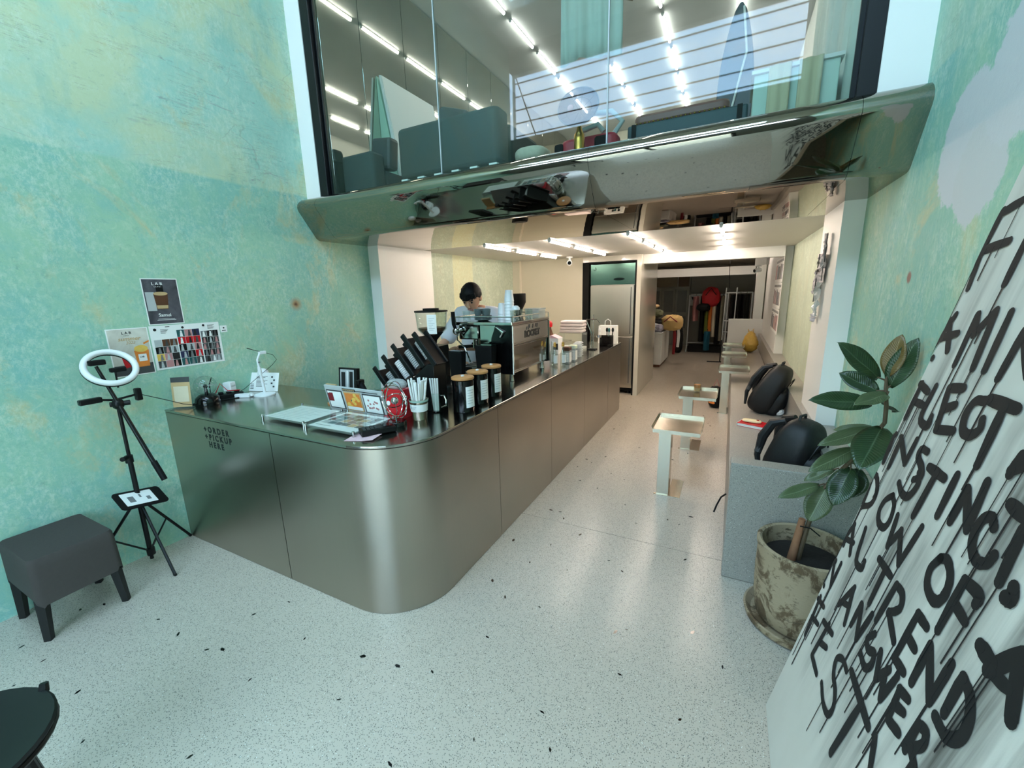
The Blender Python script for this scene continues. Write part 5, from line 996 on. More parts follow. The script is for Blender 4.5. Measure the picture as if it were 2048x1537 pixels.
# ---------------------------------------------------------------- leaning lettered board
t = thing('lettered_board', 'tall white canvas board with dripping black brush lettering leaning on wall', 'board', (0, 0, 0))
BU = Vector((.403, 0, 1.937)).normalized(); BF = frame((.241, 1.66, 0.004), (0, -1, 0), BU); BL, BW = 2.0, 1.5
def boardmat():
    g = NG('washed_canvas'); tcx = g.n('TexCoord'); mp_ = g.n('Mapping'); g.l(tcx.outputs['UV'], mp_.inputs[0]); mp_.inputs['Scale'].default_value = (16, 1.1, 1); m2 = g.n('Mapping'); g.l(tcx.outputs['UV'], m2.inputs[0]); m2.inputs['Scale'].default_value = (3.2, 1.6, 1)
    m3 = g.n('Mapping'); g.l(tcx.outputs['UV'], m3.inputs[0]); m3.inputs['Scale'].default_value = (70, 2.5, 1)
    s1 = g.noise(mp_.outputs[0], 1, 5, .6, .3); s2 = g.noise(m2.outputs[0], 1.3, 4, .55); s3 = g.noise(m3.outputs[0], 1, 4, .6)
    k = g.math('MULTIPLY', g.ramp(s1, [(.40, K1), (.58, W1)]), g.ramp(s2, [(.38, K1), (.54, W1)])); k = g.math('MULTIPLY', k, g.ramp(s3, [(.3, (.5,) * 3), (.62, W1)]))
    sp = g.n('SeparateXYZ'); g.l(tcx.outputs['UV'], sp.inputs[0]); edge = g.ramp(sp.outputs[0], [(.02, K1), (.10, W1)]); low = g.ramp(sp.outputs[1], [(.12, K1), (.30, W1)])
    k = g.math('MULTIPLY', g.math('MULTIPLY', k, edge), low)
    c = g.mix(g.noise(m2.outputs[0], 3, 4), lin((196, 192, 180)), lin((212, 208, 198))); c = g.mix(g.math('MULTIPLY', k, .92), c, lin((66, 62, 56))); g.l(c, g.b.inputs['Base Color']); g.b.inputs['Roughness'].default_value = .7
    g.bump(g.noise(g.coord(), 320, 2), .12, .001); return g.m
bm_ = boardmat(); o = MB().bx(0, BW, 0, BL, -.032, 0, BF).build('canvas', bm_, t, bevel=.006); BI = BF.inverted(); ul = o.data.uv_layers.new(name='UVMap')
for lp in o.data.loops: p = BI @ o.data.vertices[lp.vertex_index].co; ul.data[lp.index].uv = (p.x / BW, p.y / BL)
LETTERS=[[(1,[(-0.009,1.06),(0.004,1.008),(0.016,0.951)]),(1,[(-0.009,1.06),(0.035,1.052),(0.071,1.019),(0.067,0.978),(0.015,0.943)])],[(1,[(0.171,1.063),(0.142,1.031),(0.139,0.992),(0.169,0.968),(0.209,0.975),(0.22,1.008),(0.203,1.047),(0.171,1.063)])],[(1,[(0.246,1.036),(0.272,0.951)]),(1,[(0.273,0.955),(0.298,1.019)]),(1,[(0.296,1.018),(0.361,0.952)]),(1,[(0.361,0.955),(0.374,1.074)])],[(1,[(0.029,0.878),(-0.006,0.792)]),(1,[(0.029,0.87),(0.091,0.8)]),(0.8,[(-0.003,0.807),(0.082,0.838)])],[(1,[(0.11,0.911),(0.146,0.817),(0.2,0.822),(0.198,0.845)])],[(1,[(0.263,0.902),(0.355,0.909)]),(1,[(0.317,0.904),(0.325,0.793)])],[(1,[(0.396,0.913),(0.392,0.791)]),(1,[(0.396,0.913),(0.436,0.914),(0.455,0.885),(0.422,0.843)]),(1,[(0.422,0.847),(0.497,0.819)])],[(1,[(0.522,0.929),(0.527,0.8)]),(1,[(0.521,0.927),(0.569,0.93)]),(1,[(0.526,0.868),(0.572,0.869)]),(1,[(0.525,0.798),(0.579,0.807)])],[(1.1,[(0.614,0.817),(0.605,0.914)]),(1.1,[(0.605,0.914),(0.682,0.841)]),(1.1,[(0.682,0.841),(0.679,0.939)])],[(1.1,[(0.718,0.947),(0.726,0.863)]),(1.1,[(0.718,0.947),(0.752,0.938),(0.777,0.91),(0.783,0.872),(0.757,0.841),(0.713,0.838)])],[(0.9,[(-0.003,0.721),(0.004,0.615)]),(0.9,[(0.007,0.724),(0.067,0.649)]),(0.9,[(0.067,0.649),(0.064,0.743)])],[(1,[(0.216,0.761),(0.176,0.664)]),(1,[(0.214,0.756),(0.259,0.659)]),(0.8,[(0.191,0.684),(0.241,0.709)])],[(1,[(0.292,0.762),(0.294,0.687)]),(1,[(0.297,0.762),(0.352,0.687)]),(1,[(0.352,0.687),(0.364,0.786)])],[(1,[(0.417,0.767),(0.398,0.731),(0.425,0.721),(0.453,0.736),(0.466,0.709),(0.447,0.682),(0.402,0.684)])],[(1,[(0.473,0.763),(0.507,0.708)]),(1,[(0.507,0.708),(0.534,0.767)]),(1,[(0.526,0.752),(0.557,0.698)]),(1,[(0.557,0.698),(0.569,0.784)])],[(1,[(0.596,0.776),(0.612,0.7)]),(1,[(0.594,0.773),(0.633,0.787)]),(1,[(0.603,0.738),(0.641,0.757)]),(1,[(0.612,0.7),(0.66,0.718)])],[(1,[(0.691,0.788),(0.696,0.719)]),(1,[(0.69,0.787),(0.716,0.796),(0.727,0.774),(0.706,0.736)]),(1,[(0.705,0.739),(0.739,0.727)])],[(0.9,[(0.033,0.577),(0.053,0.42)]),(0.8,[(0.015,0.558),(0.092,0.579)]),(0.8,[(0.038,0.492),(0.11,0.518)])],[(0.9,[(0.177,0.583),(0.165,0.436)]),(0.9,[(0.132,0.555),(0.224,0.583)]),(0.9,[(0.169,0.5),(0.23,0.532)]),(0.9,[(0.165,0.436),(0.25,0.44)])],[(0.9,[(0.385,0.601),(0.342,0.599),(0.311,0.57),(0.334,0.534),(0.383,0.519),(0.412,0.489),(0.405,0.453),(0.355,0.442),(0.299,0.458)])],[(1.1,[(0.407,0.622),(0.572,0.621)]),(1.1,[(0.508,0.615),(0.499,0.426)])],[(1,[(0.606,0.637),(0.644,0.583)])],[(1.1,[(0.496,1.064),(0.483,1.026),(0.5,0.994),(0.536,0.984),(0.56,0.995),(0.566,1.025),(0.552,1.056),(0.52,1.074),(0.496,1.064)])],[(1.1,[(0.594,1.078),(0.602,0.954)]),(1.1,[(0.594,1.078),(0.648,1.082),(0.651,1.064)]),(1,[(0.597,1.026),(0.653,1.021)])],[(1.1,[(0.402,1.233),(0.409,1.128)])],[(1.1,[(0.46,1.225),(0.462,1.142)]),(1.1,[(0.46,1.225),(0.524,1.157)]),(1.1,[(0.524,1.157),(0.505,1.263)])],[(1.1,[(0.589,1.201),(0.57,1.213),(0.551,1.198),(0.55,1.163),(0.567,1.136),(0.598,1.126),(0.623,1.141),(0.627,1.161)])],[(1.2,[(0.594,1.257),(0.642,1.254)]),(1.2,[(0.653,1.234),(0.671,1.132)])],[(1.3,[(0.704,1.145),(0.713,1.127),(0.7,1.12)])],[(1.3,[(0.712,1.019),(0.752,1.018)]),(1.3,[(0.753,1.003),(0.79,1.077)]),(1.3,[(0.789,1.069),(0.838,0.987)]),(1,[(0.763,1.007),(0.804,1.016)])],[(1.1,[(0.278,1.202),(0.364,1.207)]),(1.1,[(0.322,1.204),(0.319,1.077)])],[(1,[(0.238,1.23),(0.204,1.226),(0.203,1.204),(0.245,1.187),(0.265,1.168),(0.237,1.146)]),(1,[(0.246,1.173),(0.269,1.146),(0.254,1.102),(0.215,1.092),(0.173,1.106)])],[(1.1,[(0.095,1.873),(0.02,1.855)]),(1.1,[(0.02,1.86),(0.01,1.755)]),(1.1,[(-0.001,1.758),(0.126,1.774)]),(1,[(0.01,1.757),(0.032,1.658)])],[(1.1,[(0.198,1.772),(0.201,1.67)]),(1.1,[(0.244,1.736),(0.312,1.664)])],[(1,[(0.035,1.584),(-0.016,1.455)]),(1,[(0.018,1.567),(0.085,1.486)]),(1,[(0.007,1.513),(0.095,1.536)])],[(1,[(0.148,1.591),(0.157,1.458)]),(1,[(0.152,1.592),(0.177,1.542)]),(1.1,[(0.177,1.542),(0.224,1.605)]),(1.1,[(0.224,1.605),(0.248,1.465)])],[(1.1,[(0.286,1.604),(0.299,1.469)])],[(1.1,[(0.368,1.569),(0.364,1.462)]),(1.1,[(0.377,1.561),(0.454,1.484)])],[(1,[(0.03,1.378),(0.029,1.267)]),(1,[(0.018,1.375),(0.09,1.365)]),(1,[(0.04,1.323),(0.099,1.326)])],[(1,[(0.117,1.388),(0.117,1.294),(0.176,1.285),(0.171,1.312)])],[(1.1,[(0.188,1.399),(0.224,1.291)]),(1.1,[(0.188,1.399),(0.254,1.413)]),(1.1,[(0.211,1.345),(0.255,1.368)]),(1.1,[(0.224,1.291),(0.302,1.312)])],[(1.1,[(0.364,1.407),(0.327,1.397),(0.317,1.361),(0.337,1.326),(0.373,1.325),(0.395,1.346),(0.387,1.368)])],[(1.2,[(0.373,1.414),(0.476,1.418)]),(1.2,[(0.434,1.411),(0.45,1.28)])],[(1,[(0.011,1.207),(0.025,1.113)])],[(1,[(0.066,1.207),(0.073,1.116)]),(1,[(0.061,1.212),(0.155,1.161)]),(1,[(0.155,1.161),(0.156,1.236)])],[(1.1,[(0.556,1.345),(0.553,1.303)]),(1.1,[(0.55,1.31),(0.577,1.334)])]]
r = random.Random(12); paint = mat('black_paint', (9, 9, 9), .75, var=.15, vs=90)
def catm(p, n=5):
    if len(p) < 3: return [Vector((*a, 0)).lerp(Vector((*b, 0)), i / 4) for a, b in zip(p, p[1:]) for i in range(5)]
    P = [Vector((*x, 0)) for x in p]; P = [2 * P[0] - P[1]] + P + [2 * P[-1] - P[-2]]; out = []
    for i in range(1, len(P) - 2):
        for k in range(n):
            u = k / n; out.append(.5 * ((2 * P[i]) + (P[i + 1] - P[i - 1]) * u + (2 * P[i - 1] - 5 * P[i] + 4 * P[i + 1] - P[i + 2]) * u * u + (3 * P[i] - P[i - 1] - 3 * P[i + 1] + P[i + 2]) * u ** 3))
    return out + [P[-2]]
zz = .0008
for li, L_ in enumerate(LETTERS):
    mb = MB()
    for wd, pts in L_:
        pts = [p for p in pts if -.5 < p[0] < BW - .02]
        if len(pts) < 2: continue
        c = catm(pts); W_ = .0127 * wd; vs = []; n = len(c); zz += .00002
        for i, p in enumerate(c):
            d = (c[min(i + 1, n - 1)] - c[max(i - 1, 0)]).normalized(); nr = Vector((-d.y, d.x, 0)); e = .82 + .18 * math.sin(PI * (i + .6) / n) + r.uniform(-.06, .06)
            vs += [p + nr * W_ * e, p - nr * W_ * e]
        vs = [Vector((max(.004, min(BW - .004, v.x)), max(.004, min(BL - .004, v.y)), zz)) for v in vs]
        mb.add(vs, [(2 * i, 2 * i + 1, 2 * i + 3, 2 * i + 2) for i in range(n - 1)], BF)
        for e_ in (c[0], c[-1]): blob(mb, BF, min(max(e_.x, .02), BW - .02), e_.y, W_ * .86, W_ * .86, 12, .0002, zz)
        # paint runs from the lowest points
        for _ in range(r.choice((0, 0, 1, 1, 2))):
            q = min(c, key=lambda v: v.y) if r.random() < .6 else c[r.randrange(n)]; x = q.x + r.uniform(-.008, .008); ln_ = r.uniform(.06, .24)
            y0 = q.y; y1 = max(.03, q.y - ln_); x = min(max(x, .01), BW - .01); ww = r.uniform(.0012, .0028)
            rect(mb, BF, x - ww, x + ww, y1, y0, .0003, zz)
    if mb.v: mb.build('painted_letter', paint, t)
# ---------------------------------------------------------------- torn paper piece on right pillar, posters behind
t = thing('paper_artwork', 'torn crumpled paper artwork with printed words on the right pillar', 'artwork', (.572, 3.72, 0)); r = random.Random(5)
FR = lambda x, y, z: frame((x, y, z), (0, -1, 0), (0, 0, 1))
def crumple(u, v, x0, x1, z0, z1, amp): return (x0 + (x1 - x0) * u + r.uniform(-.006, .006), z0 + (z1 - z0) * v + r.uniform(-.006, .006), .012 + 1.7 * amp * r.random())
for nm, (x0, x1, z0, z1), m_ in (('torn_sheet', (.02, .10, 1.76, 1.985), 'paper'), ('torn_sheet', (-.17, .06, 1.66, 1.86), 'paper'), ('torn_sheet', (-.22, -.10, 1.58, 1.75), 'paper'), ('foil_strip', (-.12, .04, 1.42, 1.66), 'frost'), ('torn_scrap', (-.14, -.06, 1.38, 1.43), 'paper')):
    mb = MB(); mb.grid(lambda u, v: crumple(u, v, x0, x1, z0, z1, .02), 6, 8, M=FR(0, 0, 0)); mb.build(nm, mat('grey_paper', (206, 198, 200), .6) if (m_ == 'paper' and 'grey_paper' not in bpy.data.materials) else (bpy.data.materials['grey_paper'] if m_ == 'paper' else M['frost']), t, solid=.001)
MB().tube([FR(0, 0, 0) @ Vector(q) for q in ((-.08, 1.86, .035), (-.075, 1.75, .04), (-.11, 1.70, .035), (-.12, 1.52, .035))], .0035, 6).tube([FR(0, 0, 0) @ Vector(q) for q in ((.10, 1.985, .03), (.098, 1.80, .03), (.07, 1.76, .03), (.065, 1.67, .03))], .0028, 6).build('dark_cord', M['dgrey'], t)
for k, s in enumerate(('Please send a', 'a postcard')): text(s, .034, M['ink'], FR(0, 0, 0) @ Matrix.Translation((-.16 - .02 * k, 1.79 - .055 * k, .036)), t, 'lettering', bold=.0006)
for k, (z0, z1, wd) in enumerate(((1.73, 1.985, 'top'), (1.37, 1.64, 'middle'), (1.02, 1.28, 'bottom'))):
    t = thing('print_poster', 'white poster with a strip of dark photo figures, %s of three on back wall' % wd, 'poster', (.578, 7.30, 0), 0, 'white posters at the back right'); F = FR(-.001, 0, 0); rect(MB(), F, -.56, .56, z0 - .04, z1 + .04, .001).build('sheet', M['paper'], t)
    rr = random.Random(k)
    for j in range(9): x = -.50 + .112 * j; MB().bx(x, x + .06 + .03 * rr.random(), z0, z0 + (z1 - z0) * rr.uniform(.65, .85), .001, .0015, F).build('figure_photo', [M['ink'], M['dgrey'], M['navy'], M['rose'], M['brown'], M['grey']][rr.randrange(6)], t)
    mb = MB()
    for j in range(12): rect(mb, F, -.50 + .085 * j, -.45 + .085 * j, z1 - .02, z1 + .012, .0015)
    mb.build('heading_print', M['ink'], t)
# ---------------------------------------------------------------- back room
t = thing('display_cabinet', 'white low display cabinet heaped with bags behind the divider', 'cabinet', (0, 0, 0))
MB().bx(-1.95, -1.255, 9.22, 10.35, .06, .72).build('carcass', M['white'], t); MB().bx(-1.93, -1.275, 9.25, 10.33, 0, .06).build('plinth', M['brown'], t)
for k in range(3): MB().bx(-1.94 + .23 * k, -1.715 + .23 * k, 9.205, 9.22, .08, .70).build('door', M['white'], t, bevel=.003)
for k in range(2): MB().bx(-1.255, -1.24, 9.24 + .56 * k, 9.78 + .56 * k, .08, .70).build('door', M['white'], t, bevel=.003)
MB().bx(-1.97, -1.235, 9.19, 10.37, .72, .74).build('top', M['white'], t); rect(MB(), frame((-1.62, 9.2045, .32), (1, 0, 0), (0, 0, 1)), 0, .22, 0, .3, .001).build('notice', M['lgrey'], t)
def heap(x, y, z, sx, sy, sz, m_, name, label, cat, e=.8, seed=0, strap=False):
    t = thing(name, label, cat, (x, y, z)); rr = random.Random(seed); b = MB().ball((0, 0, sz), (sx, sy, sz), 20, 12, e=e); b.v = [(v[0] + rr.uniform(-.1, .1) * sx, v[1] + rr.uniform(-.1, .1) * sy, max(0, v[2] + rr.uniform(-.06, .06) * sz)) for v in b.v]; b.build('body', m_, t, smooth=True)
    if strap: MB().tube([(-sx * .6, -sy * .9, sz * 1.2), (0, -sy * 1.25, sz * 1.9), (sx * .6, -sy * .9, sz * 1.2)], .012, 6).build('strap', M['darkred'] if strap == 1 else M['blackm'], t)
    return t
heap(-1.62, 9.42, .741, .30, .16, .09, M['lgrey'], 'folded_cloth', 'pale grey folded cloth at the front of the white cabinet', 'cloth', .6, 1)
heap(-1.36, 9.45, .741, .10, .17, .08, mat('lilac_cloth', (150, 148, 164), .8), 'scarf', 'lilac grey scarf hanging over the white cabinet corner', 'scarf', .7, 2)
heap(-1.60, 9.88, .741, .32, .20, .13, M['blackm'], 'duffel_bag', 'black duffel bag lying on the white cabinet', 'bag', .7, 3, 2)
heap(-1.65, 9.9, 1.005, .30, .18, .10, mat('olive_canvas', (88, 92, 66), .8), 'duffel_bag', 'olive canvas bag lying on top of the black duffel', 'bag', .7, 4)
heap(-1.68, 9.95, 1.21, .24, .15, .05, M['kraft'], 'tote_bag', 'sand coloured bag topmost of the heap on the cabinet', 'bag', .7, 5)
t = heap(-1.12, 9.75, .741, .22, .30, .17, mat('sand_canvas', (206, 172, 110), .8), 'backpack', 'sand yellow backpack hanging off the white cabinet edge', 'backpack', .75, 6, 1)
for k, (dx, m_, L_) in enumerate(((-.06, M['darkred'], .62), (.02, M['paper'], .46), (.08, M['blackm'], .42))): MB().tube([(dx + .1, .02, .15), (dx + .13, .0, -.1), (dx + .12, .0, -L_ + .1)], [.02, .035, .03], 6).build('hanging_strap', m_, t)
# wall cupboards at the very back
t = thing('wall_cupboard', 'grey glass-door cupboards along the back wall of rear room', 'cupboard', (0, 0, 0)); cg = mat('cupboard_grey', (120, 122, 118), .45, var=.06); cfm = mat('cupboard_frame', (160, 160, 152), .5)
MB().bx(-2.6, -1.08, 13.15, 13.5, 0, 2.2).build('carcass', cfm, t)
for k in range(4):
    x = -2.56 + .37 * k; d = MB().bx(x, x + .35, 13.12, 13.15, .9, 1.62).build('door', cfm, t, bevel=.004); MB().bx(x + .05, x + .30, 13.112, 13.12, .96, 1.57).build('glass', cg, d); d = MB().bx(x, x + .35, 13.12, 13.15, .05, .88).build('door', cfm, t, bevel=.004); MB().bx(x + .05, x + .30, 13.112, 13.12, .5, .84).build('glass', cg, d)
MB().bx(-2.56, -1.42, 13.12, 13.15, 1.68, 2.12).build('upper_panel', mat('upper_tan', (122, 114, 92), .5), t); u3 = MB().bx(-1.39, -1.10, 13.12, 13.15, 1.68, 2.12).build('louvre_door', mat('louvre_brown', (92, 72, 48), .6), t)
for k in range(9): MB().bx(-1.37 + .03 * k, -1.352 + .03 * k, 13.11, 13.12, 1.70, 2.10).build('louvre_slat', bpy.data.materials['louvre_brown'], u3)
t = thing('wall_sign', 'white sign with black letters hanging behind the clothes racks', 'sign', (-.93, 13.4, 1.13)); MB().bx(-.20, .45, 0, .03, 0, .34).build('board', M['paper'], t); text('VI', .20, M['ink'], frame((-.10, -.001, .10), (1, 0, 0), (0, 0, 1)), t, 'lettering', bold=.012)
# garment racks
def rack(x0, x1, y, h, label):
    t = thing('garment_rack', label, 'rack', (0, 0, 0)); k = M['lgrey']
    for x in (x0, x1):
        MB().tube([(x - .0, y - .22, 0), (x, y - .0, .15), (x, y, h)], .018, 8).tube([(x, y + .22, 0), (x, y, .15)], .018, 8).build('upright', k, t)
        MB().cyl((x, y - .12, h - .12), (x, y + .12, h - .12), .012).build('crossbar', k, t)
    MB().cyl((x0, y, h), (x1, y, h), .016).build('hanging_rail', k, t); MB().cyl((x0, y, .22), (x1, y, .22), .012).build('lower_rail', k, t); return t
rack(-.98, -.12, 12.0, 1.45, 'pale metal garment rack full of colourful clothes in the back room'); rack(-.08, .42, 11.4, 1.50, 'pale metal garment rack with black coats beside low screen')
def garment(x, y, z, w_, L_, m_, name, label, yaw=1.42, cat='garment'):
    t = thing(name, label, cat, (x, y, z), yaw); rr = random.Random(int(x * 991))
    b = MB(); n = 14
    def fn(u, v): 
        a = 2 * PI * u; s = 1 if v < .85 else max(.35, 1 - (v - .85) * 4.0); return (w_ / 2 * s * math.cos(a) * (1 + .08 * math.sin(5 * a + 6 * v)), .055 * math.sin(a) * (1 + .25 * math.sin(4 * a)), -L_ * (1 - v))
    b.grid(fn, 20, 8); b.build('cloth', m_, t, smooth=True); MB().tube([(0, 0, -.02), (0, 0, .04), (.03, 0, .06), (.045, 0, .035)], .006, 6).build('hanger_hook', M['chrome'], t); return t
gl = [(-.82, .30, .62, mat('rose_coat', (168, 112, 110), .8), 'dusty pink jacket hanging over the rack end'), (-.64, .30, 1.15, M['blackm'], 'black coat behind the pink jacket on the rack'),
      (-.53, .30, .95, mat('olive_cloth', (96, 104, 32), .8), 'olive green garment hanging beside the orange one'), (-.45, .30, .88, mat('orange_cloth', (190, 100, 28), .8), 'orange garment in the middle of the rack'), (-.36, .32, 1.02, mat('ivory_cloth', (196, 186, 160), .8), 'ivory garment hanging right of the orange one'), (-.27, .30, 1.2, M['blackm'], 'black long coat at the right end of the rack'), (-.20, .28, 1.12, mat('stone_cloth', (130, 124, 104), .8), 'stone beige garment at the rack end')]
for x, w_, L_, m_, lb in gl: garment(x, 11.96, 1.42, w_, L_, m_, 'garment', lb)
heap(-.47, 11.8, 1.16, .20, .12, .24, mat('red_pack', (160, 16, 24), .7), 'backpack', 'round red backpack hung high on the colourful rack', 'backpack', .8, 9, 2)
heap(-.62, 11.75, 1.05, .16, .10, .10, M['blackm'], 'belt_bag', 'black bag hanging under the red backpack', 'bag', .8, 10)
garment(-.50, 11.7, .55, .16, .48, mat('teal_cloth', (14, 84, 104), .8), 'garment', 'teal blue cloth hanging low under the colourful rack', 1.3)
for k, (x, lb) in enumerate(((.04, 'black coat nearest the ladder frame on the right rack'), (.17, 'black coat in the middle of the right rack'), (.30, 'black coat at the far right of the right rack'))): garment(x, 11.35, 1.46, .36, 1.0, M['blackm'], 'coat', lb, 1.3, 'coat')
t = thing('black_bin_bag', 'black skirted platform under the colourful clothes rack', 'platform', (0, 0, 0)); MB().bx(-.94, -.16, 11.80, 12.2, .0, .16).build('skirt', M['blackm'], t); t.name = 'low_platform'
heap(-1.17, 11.6, .0, .12, .14, .33, M['blackm'], 'shoulder_bag', 'black tall bag standing left of the colourful rack', 'bag', .6, 11, 2)
t = thing('ladder_frame', 'pale ladder-like frame standing beside the black coats', 'frame', (-.06, 11.1, 0)); 
for x in (-.09, .13): MB().tube([(x, 0, 0), (x + .02, .0, 1.62)], .014, 6).build('rail', M['lgrey'], t)
for z in (.6, .86, 1.5): MB().cyl((-.085, 0, z), (.15, 0, z), .012).build('rung', M['lgrey'], t)
t = thing('cable', 'thin black cable hanging from the back ceiling above the clothes', 'cable', (-.10, 10.4, 2.26)); MB().tube([(0, 0, 0), (0.01, 0, -.3), (.03, 0, -.64)], .006, 5).build('cord', M['blackm'], t)
t = thing('carton', 'brown cardboard box behind the low white screen', 'box', (.52, 11.6, 0)); MB().bx(-.12, .14, -.1, .2, 0, 1.05).build('body', mat('cardboard', (150, 116, 96), .8), t); MB().bx(-.121, .141, .03, .07, 1.05, 1.052).build('tape', M['kraft'], t)
t = thing('floor_stand', 'thin black metal floor stand foot by the third tray table', 'stand', (-.14, 10.3, 0)); MB().bx(-.26, .03, -.02, .02, 0, .02).build('foot', M['blackm'], t); MB().cyl((0, 0, .02), (0, 0, .5), .012).build('post', M['blackm'], t)
# ---------------------------------------------------------------- mezzanine behind the glass
ZM = 2.445
M['tealfab'] = mat('dark_teal_fabric', (60, 70, 68), .85, var=.12, vs=30, bump=.1)
t = thing('sofa', 'dark teal sofa seen from behind through the mezzanine glass', 'sofa', (-2.06, 3.28, ZM))
MB().prism(rounded(-.475, .475, -.36, -.16, .06), .140, .52).build('backrest', M['tealfab'], t, smooth=True, bevel=.03, seg=3); MB().bx(-.46, .46, -.16, .40, .140, .30).build('seat', M['tealfab'], t, bevel=.03)
for s in (-1, 1): MB().prism(rounded(s * .40 - .075, s * .40 + .075, -.16, .38, .05), .140, .46).build('armrest', M['tealfab'], t, smooth=True, bevel=.03)
cm = Matrix.Translation((-.10, -.08, .50)) @ Matrix.Rotation(.3, 4, 'Y'); MB().box((0, 0, 0), (.28, .13, .36), cm).build('cushion', M['dgrey'], t, bevel=.03)
for k in range(6): MB().bx(-.45 + .168 * k, -.385 + .168 * k, -.355, -.30, 0, .140).build('foot', M['paper'], t)
t = thing('leaning_panel', 'tall white panel with mint back leaning on mirrored wall', 'panel', (0, 0, ZM)); XZm = XZ; mint = mat('mint_paint', (176, 208, 184), .5)
MB().prism([(-2.93, 0), (-2.89, 0), (-3.12, 1.25), (-3.140, 1.25)], 3.45, 3.46, XZm).build('edge', M['white'], t); MB().prism([(-2.91, 0), (-2.885, 0), (-3.115, 1.25), (-3.14, 1.25)], 3.462, 4.25, XZm).build('face', M['white'], t); MB().prism([(-3.172, 0), (-2.932, 0), (-3.166, 1.25), (-3.172, 1.25)], 3.45, 4.25, XZm).build('back', mint, t)
t = thing('leaning_panel', 'shorter white panel leaning behind the tall one on mirrored wall', 'panel', (0, 0, ZM)); MB().prism([(-2.95, 0), (-2.90, 0), (-3.10, 1.12), (-3.155, 1.12)], 4.30, 5.1, XZm).build('face', M['white'], t); MB().prism([(-2.96, 0), (-2.952, 0), (-3.157, 1.12), (-3.140, 1.12)], 4.30, 5.1, XZm).build('back', mint, t)
t = thing('armchair', 'dark teal armchair in the left corner behind the glass', 'armchair', (-2.955, 3.10, ZM)); MB().prism(rounded(-.185, .185, -.22, -.06, .04), .02, .40).build('backrest', M['tealfab'], t, smooth=True, bevel=.02); MB().bx(-.18, .18, -.06, .28, .02, .28).build('seat', M['tealfab'], t, bevel=.02); MB().box((.06, .02, .44), (.22, .12, .26), Matrix.Rotation(.12, 4, 'Y')).build('cushion', M['dgrey'], t, bevel=.03)
for k in range(2): MB().bx(-.14 + .18 * k, -.08 + .18 * k, -.225, -.18, 0, .02).build('foot', M['paper'], t)
t = thing('ottoman', 'dark teal ottoman right of the sofa behind the glass', 'ottoman', (-1.40, 3.20, ZM)); MB().prism(rounded(-.14, .14, -.14, .16, .05), .0, .15).build('seat', M['tealfab'], t, smooth=True, bevel=.03)
t = thing('cushion', 'beige patterned cushion resting on the dark ottoman', 'cushion', (-1.43, 3.19, ZM + .151)); MB().ball((0, 0, .06), (.13, .13, .06), 20, 12, e=.7).build('cover', mat('beige_weave', (196, 190, 170), .9, var=.2, vs=40), t, smooth=True)
t = thing('dish_fan', 'small wire dish on a brass post behind the mezzanine glass', 'fan', (-.948, 2.84, ZM))
MB().lathe([(.055, 0), (.055, .012), (.02, .02), (.034, .022), (.034, .175), (.02, .20), (.012, .235), (0, .237)], 20).build('post', M['gold'], t, smooth=True)
DFm = frame((0, -.01, .318), (.83, .25, .50), (-.42, .25, .87))
MB().tube([DFm @ Vector((.128 * math.cos(2 * PI * k / 36), .128 * math.sin(2 * PI * k / 36), .03)) for k in range(36)], .0045, 6, closed=True).build('rim', M['dgrey'], t); MB().tube([DFm @ Vector((.08 * math.cos(2 * PI * k / 28), .08 * math.sin(2 * PI * k / 28), .005)) for k in range(28)], .002, 5, closed=True).build('inner_ring', M['dgrey'], t)
for k in range(8): a = PI * k / 4; MB().tube([DFm @ Vector((0, 0, -.01)), DFm @ Vector((.128 * math.cos(a), .128 * math.sin(a), .03))], .002, 5).build('spoke', M['dgrey'], t)
mb = MB(); mb.lathe([(0, -.012), (.05, -.006), (.09, .010), (.126, .029)], 32, DFm); mb.build('mesh_dish', glassmat('mesh_tint', (176, 178, 182), .4), t, smooth=True); MB().ball(DFm @ Vector((-.04, .03, .02)), .022, 12, 8).build('hub', M['rose'], t, smooth=True); MB().tube([(0, 0, .235), DFm @ Vector((0, 0, -.012))], .008, 8).build('neck', M['gold'], t)
t = thing('vacuum_cleaner', 'red and black vacuum cleaner with grey hose behind the glass', 'vacuum', (-.93, 3.03, ZM)); MB().prism(rounded(-.19, .19, -.08, .08, .05), .02, .205).build('body', mat('dull_red', (178, 50, 66), .35), t, smooth=True, bevel=.02); MB().box((-.205, 0, .115), (.07, .16, .15)).build('end_cap', M['blackm'], t, bevel=.02); MB().box((.09, 0, .140), (.10, .17, .11)).build('motor_block', M['blackm'], t, bevel=.02)
MB().tube([(.16, -.04, .19), (.22, -.04, .26), (.15, -.04, .33), (.02, -.04, .34), (-.09, -.04, .30), (-.05, -.04, .25), (.06, -.04, .27), (.10, -.04, .22)], .017, 10).build('hose', M['lgrey'], t, smooth=True)
for s in (-1, 1): MB().cyl((-.08, s * .08, .04), (-.08, s * .10, .04), .04).build('wheel', M['blackm'], t)
t = thing('storage_trunk', 'teal upholstered trunk with studded brown leather pad behind glass', 'trunk', (-.365, 3.5, ZM)); tq = mat('teal_trunk', (46, 72, 78), .5, var=.1)
MB().bx(-.365, .365, -.28, .28, 0, .30).build('body', tq, t, bevel=.012); MB().bx(-.37, .37, -.285, -.28, .20, .22).build('band', tq, t); MB().prism(rounded(-.33, .26, -.25, .25, .05), .30, .37).build('leather_pad', mat('tan_leather', (132, 92, 84), .45, var=.1), t, smooth=True, bevel=.02)
for k in range(20): MB().ball((-.31 + .0285 * k, -.255, .31), .007, 8, 6).build('stud', M['gold'], t)
for x in (-.32, .32): MB().bx(x - .015, x + .015, -.288, -.285, 0, .30).build('strap', M['blackm'], t)
